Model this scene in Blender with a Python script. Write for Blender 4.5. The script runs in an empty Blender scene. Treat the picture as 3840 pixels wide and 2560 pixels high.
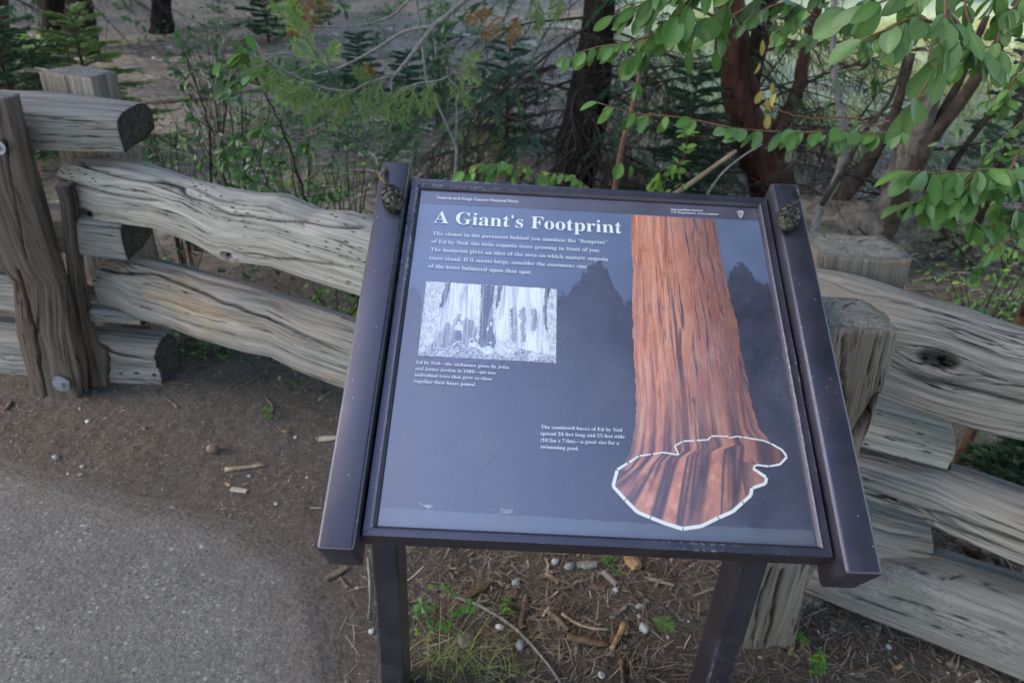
import bpy, math, random
import numpy as np
from mathutils import Vector, Matrix
rnd = random.Random(7)
nr = np.random.default_rng(11)
scene = bpy.context.scene
COL = scene.collection

# ------------------------------------------------------------------ camera
FPX, CH = 2670.0, 1.51                 # focal length in photo pixels, eye height
_up = -np.array([-248., 4634., FPX]); _up /= np.linalg.norm(_up)
_z = np.array([0, 0, 1.]); _fh = _z - _up * (_z @ _up); _fh /= np.linalg.norm(_fh)
_rt = np.cross(_fh, _up)
CM = np.array([_rt, _fh, _up])         # camera axes (right, down, forward) -> world
CAMP = np.array([0, 0, CH])
cam = bpy.data.cameras.new('camera'); camo = bpy.data.objects.new('camera', cam); COL.objects.link(camo)
cam.sensor_width = 36; cam.lens = 36 * FPX / 3840; cam.clip_start = .05; cam.clip_end = 400
cam.dof.use_dof = True; cam.dof.focus_distance = 1.15; cam.dof.aperture_fstop = 5.6
X, Yd, Zf = CM[:, 0], CM[:, 1], CM[:, 2]
camo.matrix_world = Matrix([[X[0], -Yd[0], -Zf[0], 0], [X[1], -Yd[1], -Zf[1], 0], [X[2], -Yd[2], -Zf[2], CH], [0, 0, 0, 1]])
scene.camera = camo
# ------------------------------------------------------------------ light
SUN_EL, SUN_AZ = math.radians(44), math.radians(262)
w = bpy.data.worlds.new('World'); scene.world = w; w.use_nodes = True
nt = w.node_tree; bg = nt.nodes['Background']
sky = nt.nodes.new('ShaderNodeTexSky'); sky.sky_type = 'NISHITA'; sky.sun_disc = False
sky.sun_elevation = SUN_EL; sky.sun_rotation = SUN_AZ; sky.air_density = 1.3; sky.dust_density = 1.2; sky.ozone_density = 1.5
nt.links.new(sky.outputs[0], bg.inputs[0]); bg.inputs[1].default_value = .14
sl = bpy.data.lights.new('sun', 'SUN'); sl.energy = 1.4; sl.angle = math.radians(35); sl.color = (1, .88, .74)
so = bpy.data.objects.new('sun', sl); COL.objects.link(so)
_sd = Vector((math.sin(SUN_AZ) * math.cos(SUN_EL), math.cos(SUN_AZ) * math.cos(SUN_EL), math.sin(SUN_EL)))
so.rotation_euler = _sd.to_track_quat('Z', 'Y').to_euler(); so.location = (0, 0, 30)
vs = scene.view_settings; scene.display_settings.display_device = 'sRGB'
vs.view_transform = 'Standard'; vs.look = 'None'; vs.gamma = 1; vs.use_curve_mapping = False; vs.exposure = 2.05
cy = scene.cycles
cy.max_bounces = 6; cy.diffuse_bounces = 2; cy.transparent_max_bounces = 4; cy.use_denoising = True; cy.caustics_reflective = False; cy.caustics_refractive = False

# ------------------------------------------------------------------ helpers: where a pixel of the photo stands in the place
def ray(px, py):
    return CM @ np.array([(px - 1920) / FPX, (py - 1280) / FPX, 1.])
def G(px, py, z=0.):                    # on the level z
    r = ray(px, py); return CAMP + r * ((z - CH) / r[2])
def Y(px, py, y):                       # on the upright plane at depth y
    r = ray(px, py); return CAMP + r * (y / r[1])
def V3(a): return Vector((float(a[0]), float(a[1]), float(a[2])))

# ------------------------------------------------------------------ helpers: numpy noise
def _hash(ix, iy, seed):
    h = (ix.astype(np.int64) * 374761393 + iy.astype(np.int64) * 668265263 + seed * 1274126177) & 0xffffffff
    h = ((h ^ (h >> 13)) * 1274126177) & 0xffffffff
    return ((h ^ (h >> 16)) & 0xffffff) / float(0xffffff)
def n2(x, y, seed=0):
    x = np.asarray(x, float); y = np.asarray(y, float)
    ix = np.floor(x); iy = np.floor(y); fx = x - ix; fy = y - iy
    fx = fx * fx * (3 - 2 * fx); fy = fy * fy * (3 - 2 * fy)
    a = _hash(ix, iy, seed); b = _hash(ix + 1, iy, seed); c = _hash(ix, iy + 1, seed); d = _hash(ix + 1, iy + 1, seed)
    return (a + (b - a) * fx) * (1 - fy) + (c + (d - c) * fx) * fy
def fbm(x, y, seed=0, o=4):
    v = 0; a = .5
    for k in range(o):
        v = v + a * n2(x * 2 ** k, y * 2 ** k, seed + k * 17); a *= .5
    return v

# ------------------------------------------------------------------ helpers: objects
def tag(o, label=None, cat=None, group=None, kind=None):
    if label: o['label'] = label
    if cat: o['category'] = cat
    if group: o['group'] = group
    if kind: o['kind'] = kind
    return o
def empty(name, loc, label=None, cat=None, group=None):
    o = bpy.data.objects.new(name, None); COL.objects.link(o); o.location = V3(loc); o.empty_display_size = .05
    return tag(o, label, cat, group)
def link(name, me, mat=None, parent=None):
    o = bpy.data.objects.new(name, me); COL.objects.link(o)
    if mat is not None and len(me.materials) == 0: me.materials.append(mat)
    if parent is not None:
        o.parent = parent; o.matrix_parent_inverse = Matrix.Translation(-parent.location) if parent.type == 'EMPTY' and not parent.parent else parent.matrix_world.inverted()
    return o
class MB:
    def __init__(s): s.v = []; s.f = []; s.uv = []; s.c = []; s.mi = []
    def add(s, verts, faces, uv=None, col=None, mi=0):
        o = len(s.v); s.v.extend([tuple(map(float, p)) for p in verts])
        s.f.extend([tuple(i + o for i in f) for f in faces]); s.mi.extend([mi] * len(faces))
        s.uv.extend(uv if uv is not None else [(0, 0)] * len(verts))
        s.c.extend([col] * len(verts) if col is None or not isinstance(col, list) else col)
    def mesh(s, name, smooth=False):
        me = bpy.data.meshes.new(name); me.from_pydata(s.v, [], s.f); me.update()
        if any(u != (0, 0) for u in s.uv[:50]):
            l = me.uv_layers.new(name='UVMap'); vi = np.empty(len(me.loops), np.int32); me.loops.foreach_get('vertex_index', vi)
            l.data.foreach_set('uv', np.array(s.uv, np.float32)[vi].ravel())
        if any(c is not None for c in s.c[:50]):
            a = me.color_attributes.new('Col', 'FLOAT_COLOR', 'POINT')
            a.data.foreach_set('color', np.array([(*(c or (.5, .5, .5)), 1) for c in s.c], np.float32).ravel())
        me.polygons.foreach_set('material_index', np.array(s.mi, np.int32))
        if smooth: me.polygons.foreach_set('use_smooth', np.ones(len(me.polygons), bool))
        return me
    def build(s, name, mat, parent=None, smooth=False):
        me = s.mesh(name, smooth)
        for m in (mat if isinstance(mat, (list, tuple)) else [mat]): me.materials.append(m)
        return link(name, me, None, parent)
    # a bent round stick
    def tube(s, pts, radii, seg=6, col=None, mi=0, cap=True, rough=0., seed=0):
        pts = [Vector(p) for p in pts]; n = len(pts)
        if not isinstance(radii, (list, tuple)): radii = [radii] * n
        rings = []; up = Vector((.13, .21, .97)); L = 0; vv = []; uu = []
        for i, p in enumerate(pts):
            t = (pts[min(i + 1, n - 1)] - pts[max(i - 1, 0)]).normalized()
            a = t.cross(up)
            if a.length < .05: a = t.cross(Vector((1, 0, 0)))
            a.normalize(); b = t.cross(a)
            if i: L += (p - pts[i - 1]).length
            for k in range(seg):
                th = 2 * math.pi * k / seg
                r = radii[i] * (1 + (rough * (n2(k * 1.7 + seed, L * 9 / max(.02, radii[0] * 10), seed) * 2 - 1) if rough else 0))
                vv.append(p + (a * math.cos(th) + b * math.sin(th)) * r); uu.append((L, k / seg * 6.28 * radii[0]))
        ff = []
        for i in range(n - 1):
            for k in range(seg):
                a0 = i * seg + k; a1 = i * seg + (k + 1) % seg
                ff.append((a0, a1, a1 + seg, a0 + seg))
        if cap:
            ff.append(tuple(range(seg - 1, -1, -1))); ff.append(tuple((n - 1) * seg + k for k in range(seg)))
        s.add(vv, ff, uu, col, mi)
    def box(s, c, ax, h, col=None, bev=0., mi=0):
        """box with centre c, axes ax (3 vectors), half sizes h; bev = edge bevel"""
        c = Vector(c); ax = [Vector(a) for a in ax]
        if bev <= 0:
            P = [c + ax[0] * sx * h[0] + ax[1] * sy * h[1] + ax[2] * sz * h[2] for sx in (-1, 1) for sy in (-1, 1) for sz in (-1, 1)]
            s.add(P, [(0, 1, 3, 2), (4, 6, 7, 5), (0, 4, 5, 1), (2, 3, 7, 6), (0, 2, 6, 4), (1, 5, 7, 3)], None, col, mi); return
        import bmesh
        bm = bmesh.new(); bmesh.ops.create_cube(bm, size=1)
        for v in bm.verts: v.co = Vector((v.co.x * 2 * h[0], v.co.y * 2 * h[1], v.co.z * 2 * h[2]))
        bmesh.ops.bevel(bm, geom=bm.edges[:], offset=bev, segments=3, affect='EDGES', profile=.5)
        bm.verts.ensure_lookup_table()
        s.add([c + ax[0] * v.co.x + ax[1] * v.co.y + ax[2] * v.co.z for v in bm.verts], [tuple(v.index for v in f.verts) for f in bm.faces], None, col, mi)
        bm.free()

# ------------------------------------------------------------------ helpers: materials
class NT:
    def __init__(s, name):
        s.m = bpy.data.materials.new(name); s.m.use_nodes = True; s.t = s.m.node_tree
        s.b = s.t.nodes['Principled BSDF']
    def n(s, typ, **kw):
        o = s.t.nodes.new(typ)
        for k, v in kw.items(): setattr(o, k, v)
        return o
    def l(s, a, b): s.t.links.new(a, b)
    def coord(s, kind='Object', scale=(1, 1, 1), loc=(0, 0, 0)):
        c = s.n('ShaderNodeTexCoord'); m = s.n('ShaderNodeMapping'); s.l(c.outputs[kind], m.inputs[0])
        m.inputs['Scale'].default_value = scale; m.inputs['Location'].default_value = loc
        return m.outputs[0]
    def noise(s, vec, scale=5, detail=4, rough=.6, dist=0.):
        o = s.n('ShaderNodeTexNoise'); s.l(vec, o.inputs['Vector'])
        for k, v in (('Scale', scale), ('Detail', detail), ('Roughness', rough), ('Distortion', dist)): o.inputs[k].default_value = v
        return o.outputs['Fac']
    def vor(s, vec, scale=5, feature='F1', out='Distance', rnd=1.):
        o = s.n('ShaderNodeTexVoronoi', feature=feature); s.l(vec, o.inputs['Vector']); o.inputs['Scale'].default_value = scale
        o.inputs['Randomness'].default_value = rnd
        return o.outputs[out]
    def ramp(s, fac, stops, interp='LINEAR'):
        o = s.n('ShaderNodeValToRGB'); s.l(fac, o.inputs[0]); e = o.color_ramp; e.interpolation = interp
        while len(e.elements) < len(stops): e.elements.new(.5)
        for el, (p, c) in zip(e.elements, stops):
            el.position = p; el.color = (c, c, c, 1) if not hasattr(c, '__len__') else (*c, 1)
        return o.outputs[0]
    def mix(s, fac, a, b, mode='MIX'):
        o = s.n('ShaderNodeMix', data_type='RGBA', blend_type=mode)
        for i, v in ((0, fac), (6, a), (7, b)):
            if hasattr(v, 'is_linked'): s.l(v, o.inputs[i])
            elif i == 0: o.inputs[0].default_value = v
            else: o.inputs[i].default_value = (*v, 1) if len(v) == 3 else v
        return o.outputs[2]
    def math(s, op, a, b=0., clamp=False):
        o = s.n('ShaderNodeMath', operation=op); o.use_clamp = clamp
        for i, v in ((0, a), (1, b)):
            if hasattr(v, 'is_linked'): s.l(v, o.inputs[i])
            else: o.inputs[i].default_value = v
        return o.outputs[0]
    def bump(s, h, strength=.5, dist=.01):
        o = s.n('ShaderNodeBump'); o.inputs['Strength'].default_value = strength; o.inputs['Distance'].default_value = dist
        s.l(h, o.inputs['Height']); s.l(o.outputs[0], s.b.inputs['Normal']); return o
    def set(s, col=None, rough=None, spec=None, metal=None, **kw):
        for k, v in (('Base Color', col), ('Roughness', rough), ('Specular IOR Level', spec), ('Metallic', metal), *kw.items()):
            if v is None: continue
            if hasattr(v, 'is_linked'): s.l(v, s.b.inputs[k])
            else: s.b.inputs[k].default_value = (*v, 1) if hasattr(v, '__len__') and len(v) == 3 else v
        return s.m

def wood_mat(name, light, mid, dark, crack=.5, warm=(.30, .20, .11), warmth=.25, slots=0., marks=0., grain=1.):
    n = NT(name)
    uv = n.coord('UV'); oi = n.n('ShaderNodeObjectInfo')
    # every piece gets its own stretch of grain
    add = n.n('ShaderNodeVectorMath', operation='ADD'); n.l(uv, add.inputs[0])
    cmb = n.n('ShaderNodeCombineXYZ'); m1 = n.math('MULTIPLY', oi.outputs['Random'], 37.); n.l(m1, cmb.inputs[0]); n.l(m1, cmb.inputs[2])
    n.l(cmb.outputs[0], add.inputs[1]); uv = add.outputs[0]
    def sc(sx, sy):
        m = n.n('ShaderNodeMapping'); n.l(uv, m.inputs[0]); m.inputs['Scale'].default_value = (sx, sy, 1); return m.outputs[0]
    big = n.noise(sc(2.2, 7), 1, 3, .5)
    fine = n.noise(sc(4, 190 * grain), 1, 6, .7, .1)
    med = n.noise(sc(1.3, 46 * grain), 1, 5, .62, .12)
    base = n.ramp(med, [(.22, dark), (.38, mid), (.55, light), (.8, tuple(min(1, x * 1.10) for x in light))])
    base = n.mix(n.ramp(fine, [(.30, .8), (.52, 0.)]), base, tuple(x * .62 for x in mid))
    base = n.mix(n.math('MULTIPLY', n.ramp(big, [(.5, 0.), (.72, 1.)]), warmth), base, warm)
    ck = n.noise(sc(.8, 24 * grain), 1, 5, .65, .15)
    line = n.math('ABSOLUTE', n.math('SUBTRACT', ck, .5))
    cr = n.ramp(line, [(0., 1.), (.0035, .9), (.008, 0.)])
    gate = n.ramp(n.noise(sc(2.2, 14), 1, 2, .5), [(.47, 0.), (.56, 1.)])
    cr = n.math('MULTIPLY', n.math('MULTIPLY', cr, gate), crack * 1.3, True)
    base = n.mix(cr, base, tuple(x * .12 for x in dark))
    ck2 = n.noise(sc(1.4, 70 * grain), 1, 3, .6, .1); cr2 = n.ramp(n.math('ABSOLUTE', n.math('SUBTRACT', ck2, .5)), [(0., .8), (.010, .5), (.022, 0.)])
    cr2 = n.math('MULTIPLY', n.math('MULTIPLY', cr2, n.ramp(n.noise(sc(3.1, 21), 1, 2, .5), [(.42, 0.), (.55, 1.)])), crack * .75, True)
    base = n.mix(cr2, base, tuple(x * .3 for x in dark))
    stain = n.noise(n.coord('Object'), 9, 5, .7); base = n.mix(n.ramp(stain, [(.52, 0.), (.72, .35)]), base, tuple(x * .75 for x in mid))
    h = n.math('ADD', n.math('MULTIPLY', fine, .45), n.math('MULTIPLY', med, .55)); h = n.math('SUBTRACT', h, n.math('MULTIPLY', cr, 1.2)); h = n.math('SUBTRACT', h, n.math('MULTIPLY', cr2, .6))
    if slots:
        vd = n.vor(sc(26, 95), 1); kg = n.ramp(n.noise(sc(4, 9), 1, 2, .5), [(.52, 0.), (.6, 1.)])
        s_ = n.math('MULTIPLY', n.ramp(vd, [(.16, 1.), (.24, 0.)]), kg); s_ = n.math('MULTIPLY', s_, slots)
        base = n.mix(s_, base, tuple(x * .15 for x in dark)); h = n.math('SUBTRACT', h, n.math('MULTIPLY', s_, 1.5))
    if marks:
        wv = n.noise(sc(16, 42), 1, 3, .6, 2.5)
        mk = n.ramp(n.math('ABSOLUTE', n.math('SUBTRACT', wv, .5)), [(.0, 1.), (.03, .8), (.07, 0.)])
        mg = n.ramp(n.noise(sc(2.5, 5), 1, 2, .5), [(.48, 0.), (.58, 1.)])
        mk = n.math('MULTIPLY', n.math('MULTIPLY', mk, mg), marks); base = n.mix(mk, base, tuple(min(1, x * 1.35) for x in light))
    crk = n.n('ShaderNodeVertexColor', layer_name='Col')
    base = n.mix(1., base, crk.outputs[0], 'MULTIPLY')
    n.bump(h, .75, .006)
    return n.set(base, .82, .2)
def simple_mat(name, c1, c2, scale=20, rough=.85, bump=.3, bd=.004, spec=.2, detail=5, kind='Object', stretch=(1, 1, 1)):
    n = NT(name); v = n.coord(kind, stretch); f = n.noise(v, scale, detail, .65, .3)
    if bump: n.bump(f, bump, bd)
    return n.set(n.mix(n.ramp(f, [(.32, 0.), (.68, 1.)]), c1, c2), rough, spec)
def end_mat(name, c1, c2):
    """sawn end: growth rings round an off-centre heart, a few radial checks"""
    n = NT(name); uv = n.n('ShaderNodeTexCoord').outputs['UV']; m = n.n('ShaderNodeMapping'); n.l(uv, m.inputs[0]); m.inputs['Location'].default_value = (.035, .02, 0)
    wob = n.noise(m.outputs[0], 14, 3, .5); ln = n.n('ShaderNodeVectorMath', operation='LENGTH'); n.l(m.outputs[0], ln.inputs[0])
    r = n.math('ADD', n.math('MULTIPLY', ln.outputs['Value'], 720.), n.math('MULTIPLY', wob, 26.)); ring = n.math('SINE', r)
    gr = n.noise(n.coord('Object'), 55, 5, .7); c = n.mix(n.ramp(gr, [(.32, 0.), (.68, 1.)]), c1, c2); c = n.mix(n.ramp(ring, [(.3, 0.), (1., .38)]), c, tuple(x * .45 for x in c1))
    s = n.n('ShaderNodeSeparateXYZ'); n.l(m.outputs[0], s.inputs[0]); ang = n.math('ARCTAN2', s.outputs[1], s.outputs[0]); cb = n.n('ShaderNodeCombineXYZ'); n.l(n.math('MULTIPLY', ang, 2.6), cb.inputs[0]); n.l(n.math('MULTIPLY', ln.outputs['Value'], 4.), cb.inputs[1])
    ck = n.noise(cb.outputs[0], 1.6, 3, .5); ck = n.ramp(n.math('ABSOLUTE', n.math('SUBTRACT', ck, .5)), [(0., 1.), (.006, .8), (.016, 0.)]); c = n.mix(n.math('MULTIPLY', ck, .85), c, tuple(x * .15 for x in c1))
    n.bump(n.math('SUBTRACT', n.math('ADD', gr, n.math('MULTIPLY', ring, .12)), n.math('MULTIPLY', ck, .8)), .6, .004); return n.set(c, .92, .15)
def vcol_mat(name, rough=.8, spec=.2, bump=0.):
    n = NT(name); c = n.n('ShaderNodeVertexColor', layer_name='Col')
    if bump: n.bump(n.noise(n.coord('Object'), 220, 4), bump, .002)
    return n.set(c.outputs[0], rough, spec)
def leaf_mat(name, c1, c2, trans=.25, spec=.45, rough=.42):
    n = NT(name); oi = n.n('ShaderNodeObjectInfo'); geo = n.n('ShaderNodeNewGeometry')
    r = n.math('FRACT', n.math('ADD', oi.outputs['Random'], geo.outputs['Random Per Island']))
    c = n.mix(r, c1, c2)
    f = n.noise(n.coord('Object'), 60, 4, .6); c = n.mix(n.ramp(f, [(.35, 0.), (.75, .35)]), c, tuple(min(1., x * 1.6) for x in c2))
    v = n.n('ShaderNodeVertexColor', layer_name='Col'); c = n.mix(1., c, v.outputs[0], 'MULTIPLY') if name.startswith('broad') else c
    m = n.set(c, rough, spec); n.bump(f, .15, .002)
    tr = n.n('ShaderNodeBsdfTranslucent'); n.l(n.mix(.5, c, tuple(min(1., x * 2.2) for x in c2)), tr.inputs[0])
    mx = n.n('ShaderNodeMixShader'); mx.inputs[0].default_value = trans
    n.l(n.b.outputs[0], mx.inputs[1]); n.l(tr.outputs[0], mx.inputs[2]); n.l(mx.outputs[0], n.t.nodes['Material Output'].inputs[0])
    return m

M = {}
M['wood_grey'] = wood_mat('weathered_grey_wood', (.285, .270, .253), (.215, .203, .19), (.105, .096, .088), 1., warmth=.15)
M['wood_pale'] = wood_mat('pale_weathered_wood', (.40, .378, .35), (.31, .29, .268), (.145, .133, .12), 1., warmth=.15, slots=.9)
M['wood_tan'] = wood_mat('tan_streaked_wood', (.29, .27, .25), (.215, .198, .183), (.10, .09, .081), 1., (.44, .29, .16), .5, grain=1.)
M['wood_brown'] = wood_mat('brown_fissured_wood', (.125, .10, .088), (.078, .061, .053), (.026, .021, .019), 1., (.14, .08, .055), .4, grain=.8)
M['wood_post'] = wood_mat('grey_brown_post_wood', (.235, .21, .188), (.155, .137, .12), (.06, .05, .043), 1., (.2, .13, .08), .4, grain=1.2)
M['wood_marked'] = wood_mat('beetle_marked_wood', (.235, .223, .208), (.18, .17, .158), (.12, .112, .105), .5, warmth=.1, marks=.65)
M['end_grain'] = end_mat('end_grain_wood', (.030, .027, .023), (.085, .078, .066))
M['end_pale'] = end_mat('pale_end_grain_wood', (.15, .14, .125), (.28, .265, .24))
# ------------------------------------------------------------------ large structure: ground and asphalt path
EDGE = [(-9, 3.6), (-4, 2.1), (-2.5, 1.8), (-1.53, 1.68), (-1.1, 1.56), (-.72, 1.47), (-.50, 1.33), (-.40, 1.15), (-.36, 1.0), (-.33, .6), (-.2, -.2), (1.5, -1.0), (9, -1.4), (9, -9), (-9, -9)]
def path_sd(x, y):
    """signed distance to the path's edge, positive on the path"""
    x = np.asarray(x, float); y = np.asarray(y, float); d = np.full(x.shape, 1e9); ins = np.zeros(x.shape, bool)
    n = len(EDGE)
    for i in range(n):
        (ax, ay), (bx, by) = EDGE[i], EDGE[(i + 1) % n]
        ex, ey = bx - ax, by - ay
        t = np.clip(((x - ax) * ex + (y - ay) * ey) / (ex * ex + ey * ey), 0, 1)
        d = np.minimum(d, np.hypot(x - ax - t * ex, y - ay - t * ey))
        c = ((ay > y) != (by > y)) & (x < ex * (y - ay) / (ey + 1e-12) + ax)
        ins ^= c
    return np.where(ins, d, -d)
def ground_z(x, y):
    x = np.asarray(x, float); y = np.asarray(y, float)
    far = np.clip((y - 3.2) / 6, 0, 1)
    z = (fbm(x * 5, y * 5, 3, 4) - .5) * .022 + (fbm(x * 38, y * 38, 9, 3) - .45) * .010 + far * (fbm(x * .35, y * .35, 5, 3) - .47) * .5
    near = np.clip(path_sd(x, y) / .12 + .9, 0, 1)
    z = z * (1 - .75 * near) - .006 * near
    # litter heaped along the foot of the stacked rails
    for cx, cy_, r, h in ((-1.15, 2.2, .22, .035), (-1.75, 2.15, .2, .02), (.7, 1.3, .16, .02), (1.1, 1.05, .15, .02)):
        z = z + h * np.exp(-((x - cx) ** 2 + (y - cy_) ** 2) / (2 * r * r)) 
    return z
def axis(parts):
    out = []
    for a, b, s in parts: out += list(np.arange(a, b, s))
    return np.array(out + [parts[-1][1]])
def grid_mesh(name, xs, ys, zf, keep=None, mat=None):
    gx, gy = np.meshgrid(xs, ys); z = zf(gx, gy); nx, ny = len(xs), len(ys)
    v = np.stack([gx, gy, z], -1).reshape(-1, 3); idx = np.arange(nx * ny).reshape(ny, nx)
    f = np.stack([idx[:-1, :-1], idx[:-1, 1:], idx[1:, 1:], idx[1:, :-1]], -1).reshape(-1, 4)
    if keep is not None: f = f[keep(v[f[:, 0], 0], v[f[:, 0], 1])]
    me = bpy.data.meshes.new(name); me.vertices.add(len(v)); me.vertices.foreach_set('co', v.astype(np.float32).ravel())
    me.loops.add(f.size); me.loops.foreach_set('vertex_index', f.astype(np.int32).ravel())
    me.polygons.add(len(f)); me.polygons.foreach_set('loop_start', (np.arange(len(f)) * 4).astype(np.int32))
    me.update(calc_edges=True); me.polygons.foreach_set('use_smooth', np.ones(len(f), bool))
    a = me.color_attributes.new('Col', 'FLOAT_COLOR', 'POINT')
    sd = path_sd(v[:, 0], v[:, 1]); c = np.stack([np.clip(sd / .5 + .5, 0, 1), np.clip((v[:, 1] - 3) / 9, 0, 1), np.clip((v[:, 0] - .1 * v[:, 1] + 1.) / 3, 0, 1) * np.clip((v[:, 1] - 5) / 4, 0, 1), np.ones(len(v))], -1)
    a.data.foreach_set('color', c.astype(np.float32).ravel())
    me.materials.append(mat)
    o = bpy.data.objects.new(name, me); COL.objects.link(o); return o

# ground: brown duff near the fence, paler bare soil further off, dry grass in the clearing paled as if sunlit
n = NT('forest_soil'); vc = n.n('ShaderNodeVertexColor', layer_name='Col'); sp = n.n('ShaderNodeSeparateColor'); n.l(vc.outputs[0], sp.inputs[0])
o3 = n.coord('Object'); a_ = n.noise(o3, 3.2, 6, .65); b_ = n.noise(o3, 55, 6, .75, .4); c_ = n.noise(o3, 210, 3, .7)
duff = n.mix(n.ramp(b_, [(.36, 0.), (.66, 1.)]), (.066, .052, .042), (.175, .138, .108)); duff = n.mix(n.ramp(a_, [(.35, 0.), (.65, .65)]), duff, (.10, .086, .076))
soil = n.mix(n.ramp(n.noise(o3, 14, 5, .7), [(.35, 0.), (.65, 1.)]), (.115, .09, .07), (.36, .295, .235))
far_ = n.mix(n.math('MULTIPLY', n.ramp(n.noise(o3, .9, 4, .6), [(.34, .2), (.54, 1.)]), n.ramp(sp.outputs[1], [(0., .0), (.08, .9), (.5, 1.)])), duff, soil)
grs = n.mix(n.noise(o3, 7, 4, .7), (.22, .28, .13), (.50, .52, .36))  # clearing's sunlight put into the grass colour
far_ = n.mix(n.ramp(n.math('MULTIPLY', sp.outputs[2], n.math('ADD', n.noise(o3, .6, 3, .6), .45)), [(.30, 0.), (.55, 1.)]), far_, grs)
grit = n.vor(o3, 150, out='Color'); gs = n.n('ShaderNodeSeparateColor'); n.l(grit, gs.inputs[0]); gd = n.vor(o3, 150)
gm = n.math('MULTIPLY', n.math('GREATER_THAN', gs.outputs[0], .93), n.ramp(gd, [(.2, 1.), (.35, 0.)]))
far_ = n.mix(gm, far_, (.36, .34, .31))
n.bump(n.math('ADD', b_, n.math('MULTIPLY', c_, .5)), .8, .008); M['soil'] = n.set(far_, .95, .1)
XS = axis([(-60, -12, 3.), (-12, -3, .3), (-3, -2.2, .04), (-2.2, 1.9, .0125), (1.9, 3, .04), (3, 12, .3), (12, 60, 3.)])
YS = axis([(-12, -1, .5), (-1, .7, .06), (.7, 2.8, .0125), (2.8, 4.5, .04), (4.5, 12, .15), (12, 30, .6), (30, 90, 3.)])
g = grid_mesh('ground', XS, YS, ground_z, None, M['soil']); tag(g, kind='structure')
GZ = lambda x, y: float(ground_z(np.array([x]), np.array([y]))[0])

# asphalt: worn, aggregate showing, dirt drifted over its edge
n = NT('worn_asphalt'); vc = n.n('ShaderNodeVertexColor', layer_name='Col'); sp = n.n('ShaderNodeSeparateColor'); n.l(vc.outputs[0], sp.inputs[0])
o3 = n.coord('Object')
bse = n.mix(n.ramp(n.noise(o3, 90, 5, .7), [(.3, 0.), (.7, 1.)]), (.105, .093, .083), (.235, .212, .192))
v1 = n.vor(o3, 75, out='Color'); s1 = n.n('ShaderNodeSeparateColor'); n.l(v1, s1.inputs[0]); d1 = n.vor(o3, 75)
stone = n.ramp(s1.outputs[1], [(0., (.055, .058, .068)), (.3, (.13, .125, .12)), (.6, (.22, .20, .175)), (.88, (.32, .29, .25)), (1., (.50, .48, .44))])
bse = n.mix(n.math('MULTIPLY', n.ramp(s1.outputs[0], [(.35, 0.), (.6, .8)]), n.ramp(d1, [(.28, 1.), (.5, 0.)])), bse, stone)
v2 = n.vor(o3, 260, out='Color'); s2 = n.n('ShaderNodeSeparateColor'); n.l(v2, s2.inputs[0]); d2 = n.vor(o3, 260)
bse = n.mix(n.math('MULTIPLY', n.math('GREATER_THAN', s2.outputs[0], .86), n.ramp(d2, [(.3, .9), (.45, 0.)])), bse, n.ramp(s2.outputs[1], [(0., (.35, .33, .30)), (1., (.55, .53, .5))]))
bse = n.mix(n.ramp(n.noise(o3, 5, 4, .6), [(.35, 0.), (.7, .5)]), bse, (.10, .09, .083))
dirt = n.mix(n.ramp(n.noise(o3, 70, 5, .75), [(.36, 0.), (.66, 1.)]), (.085, .069, .058), (.20, .168, .14))
edge = n.math('SUBTRACT', sp.outputs[0], n.math('MULTIPLY', n.math('SUBTRACT', n.noise(o3, 6, 6, .75), .5), 1.3))
bse = n.mix(n.ramp(edge, [(.46, 1.), (.86, .0)]), bse, dirt)
n.bump(n.math('ADD', n.math('MULTIPLY', d1, -.6), n.noise(o3, 160, 4, .7)), .7, .005); M['asphalt'] = n.set(bse, .88, .25)
def path_z(x, y):
    sd = path_sd(x, y); return ground_z(x, y) * .2 + .004 + np.clip(sd * .25, -.03, .012) + (fbm(x * 60, y * 60, 31, 3) - .5) * .004
p = grid_mesh('path', axis([(-9, -2.4, .2), (-2.4, .1, .014), (.1, 9, .3)]), axis([(-9, .5, .3), (.5, 2.0, .014), (2.0, 3.8, .1)]), path_z, lambda x, y: path_sd(x, y) > -.10, M['asphalt']); tag(p, kind='structure')

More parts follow.
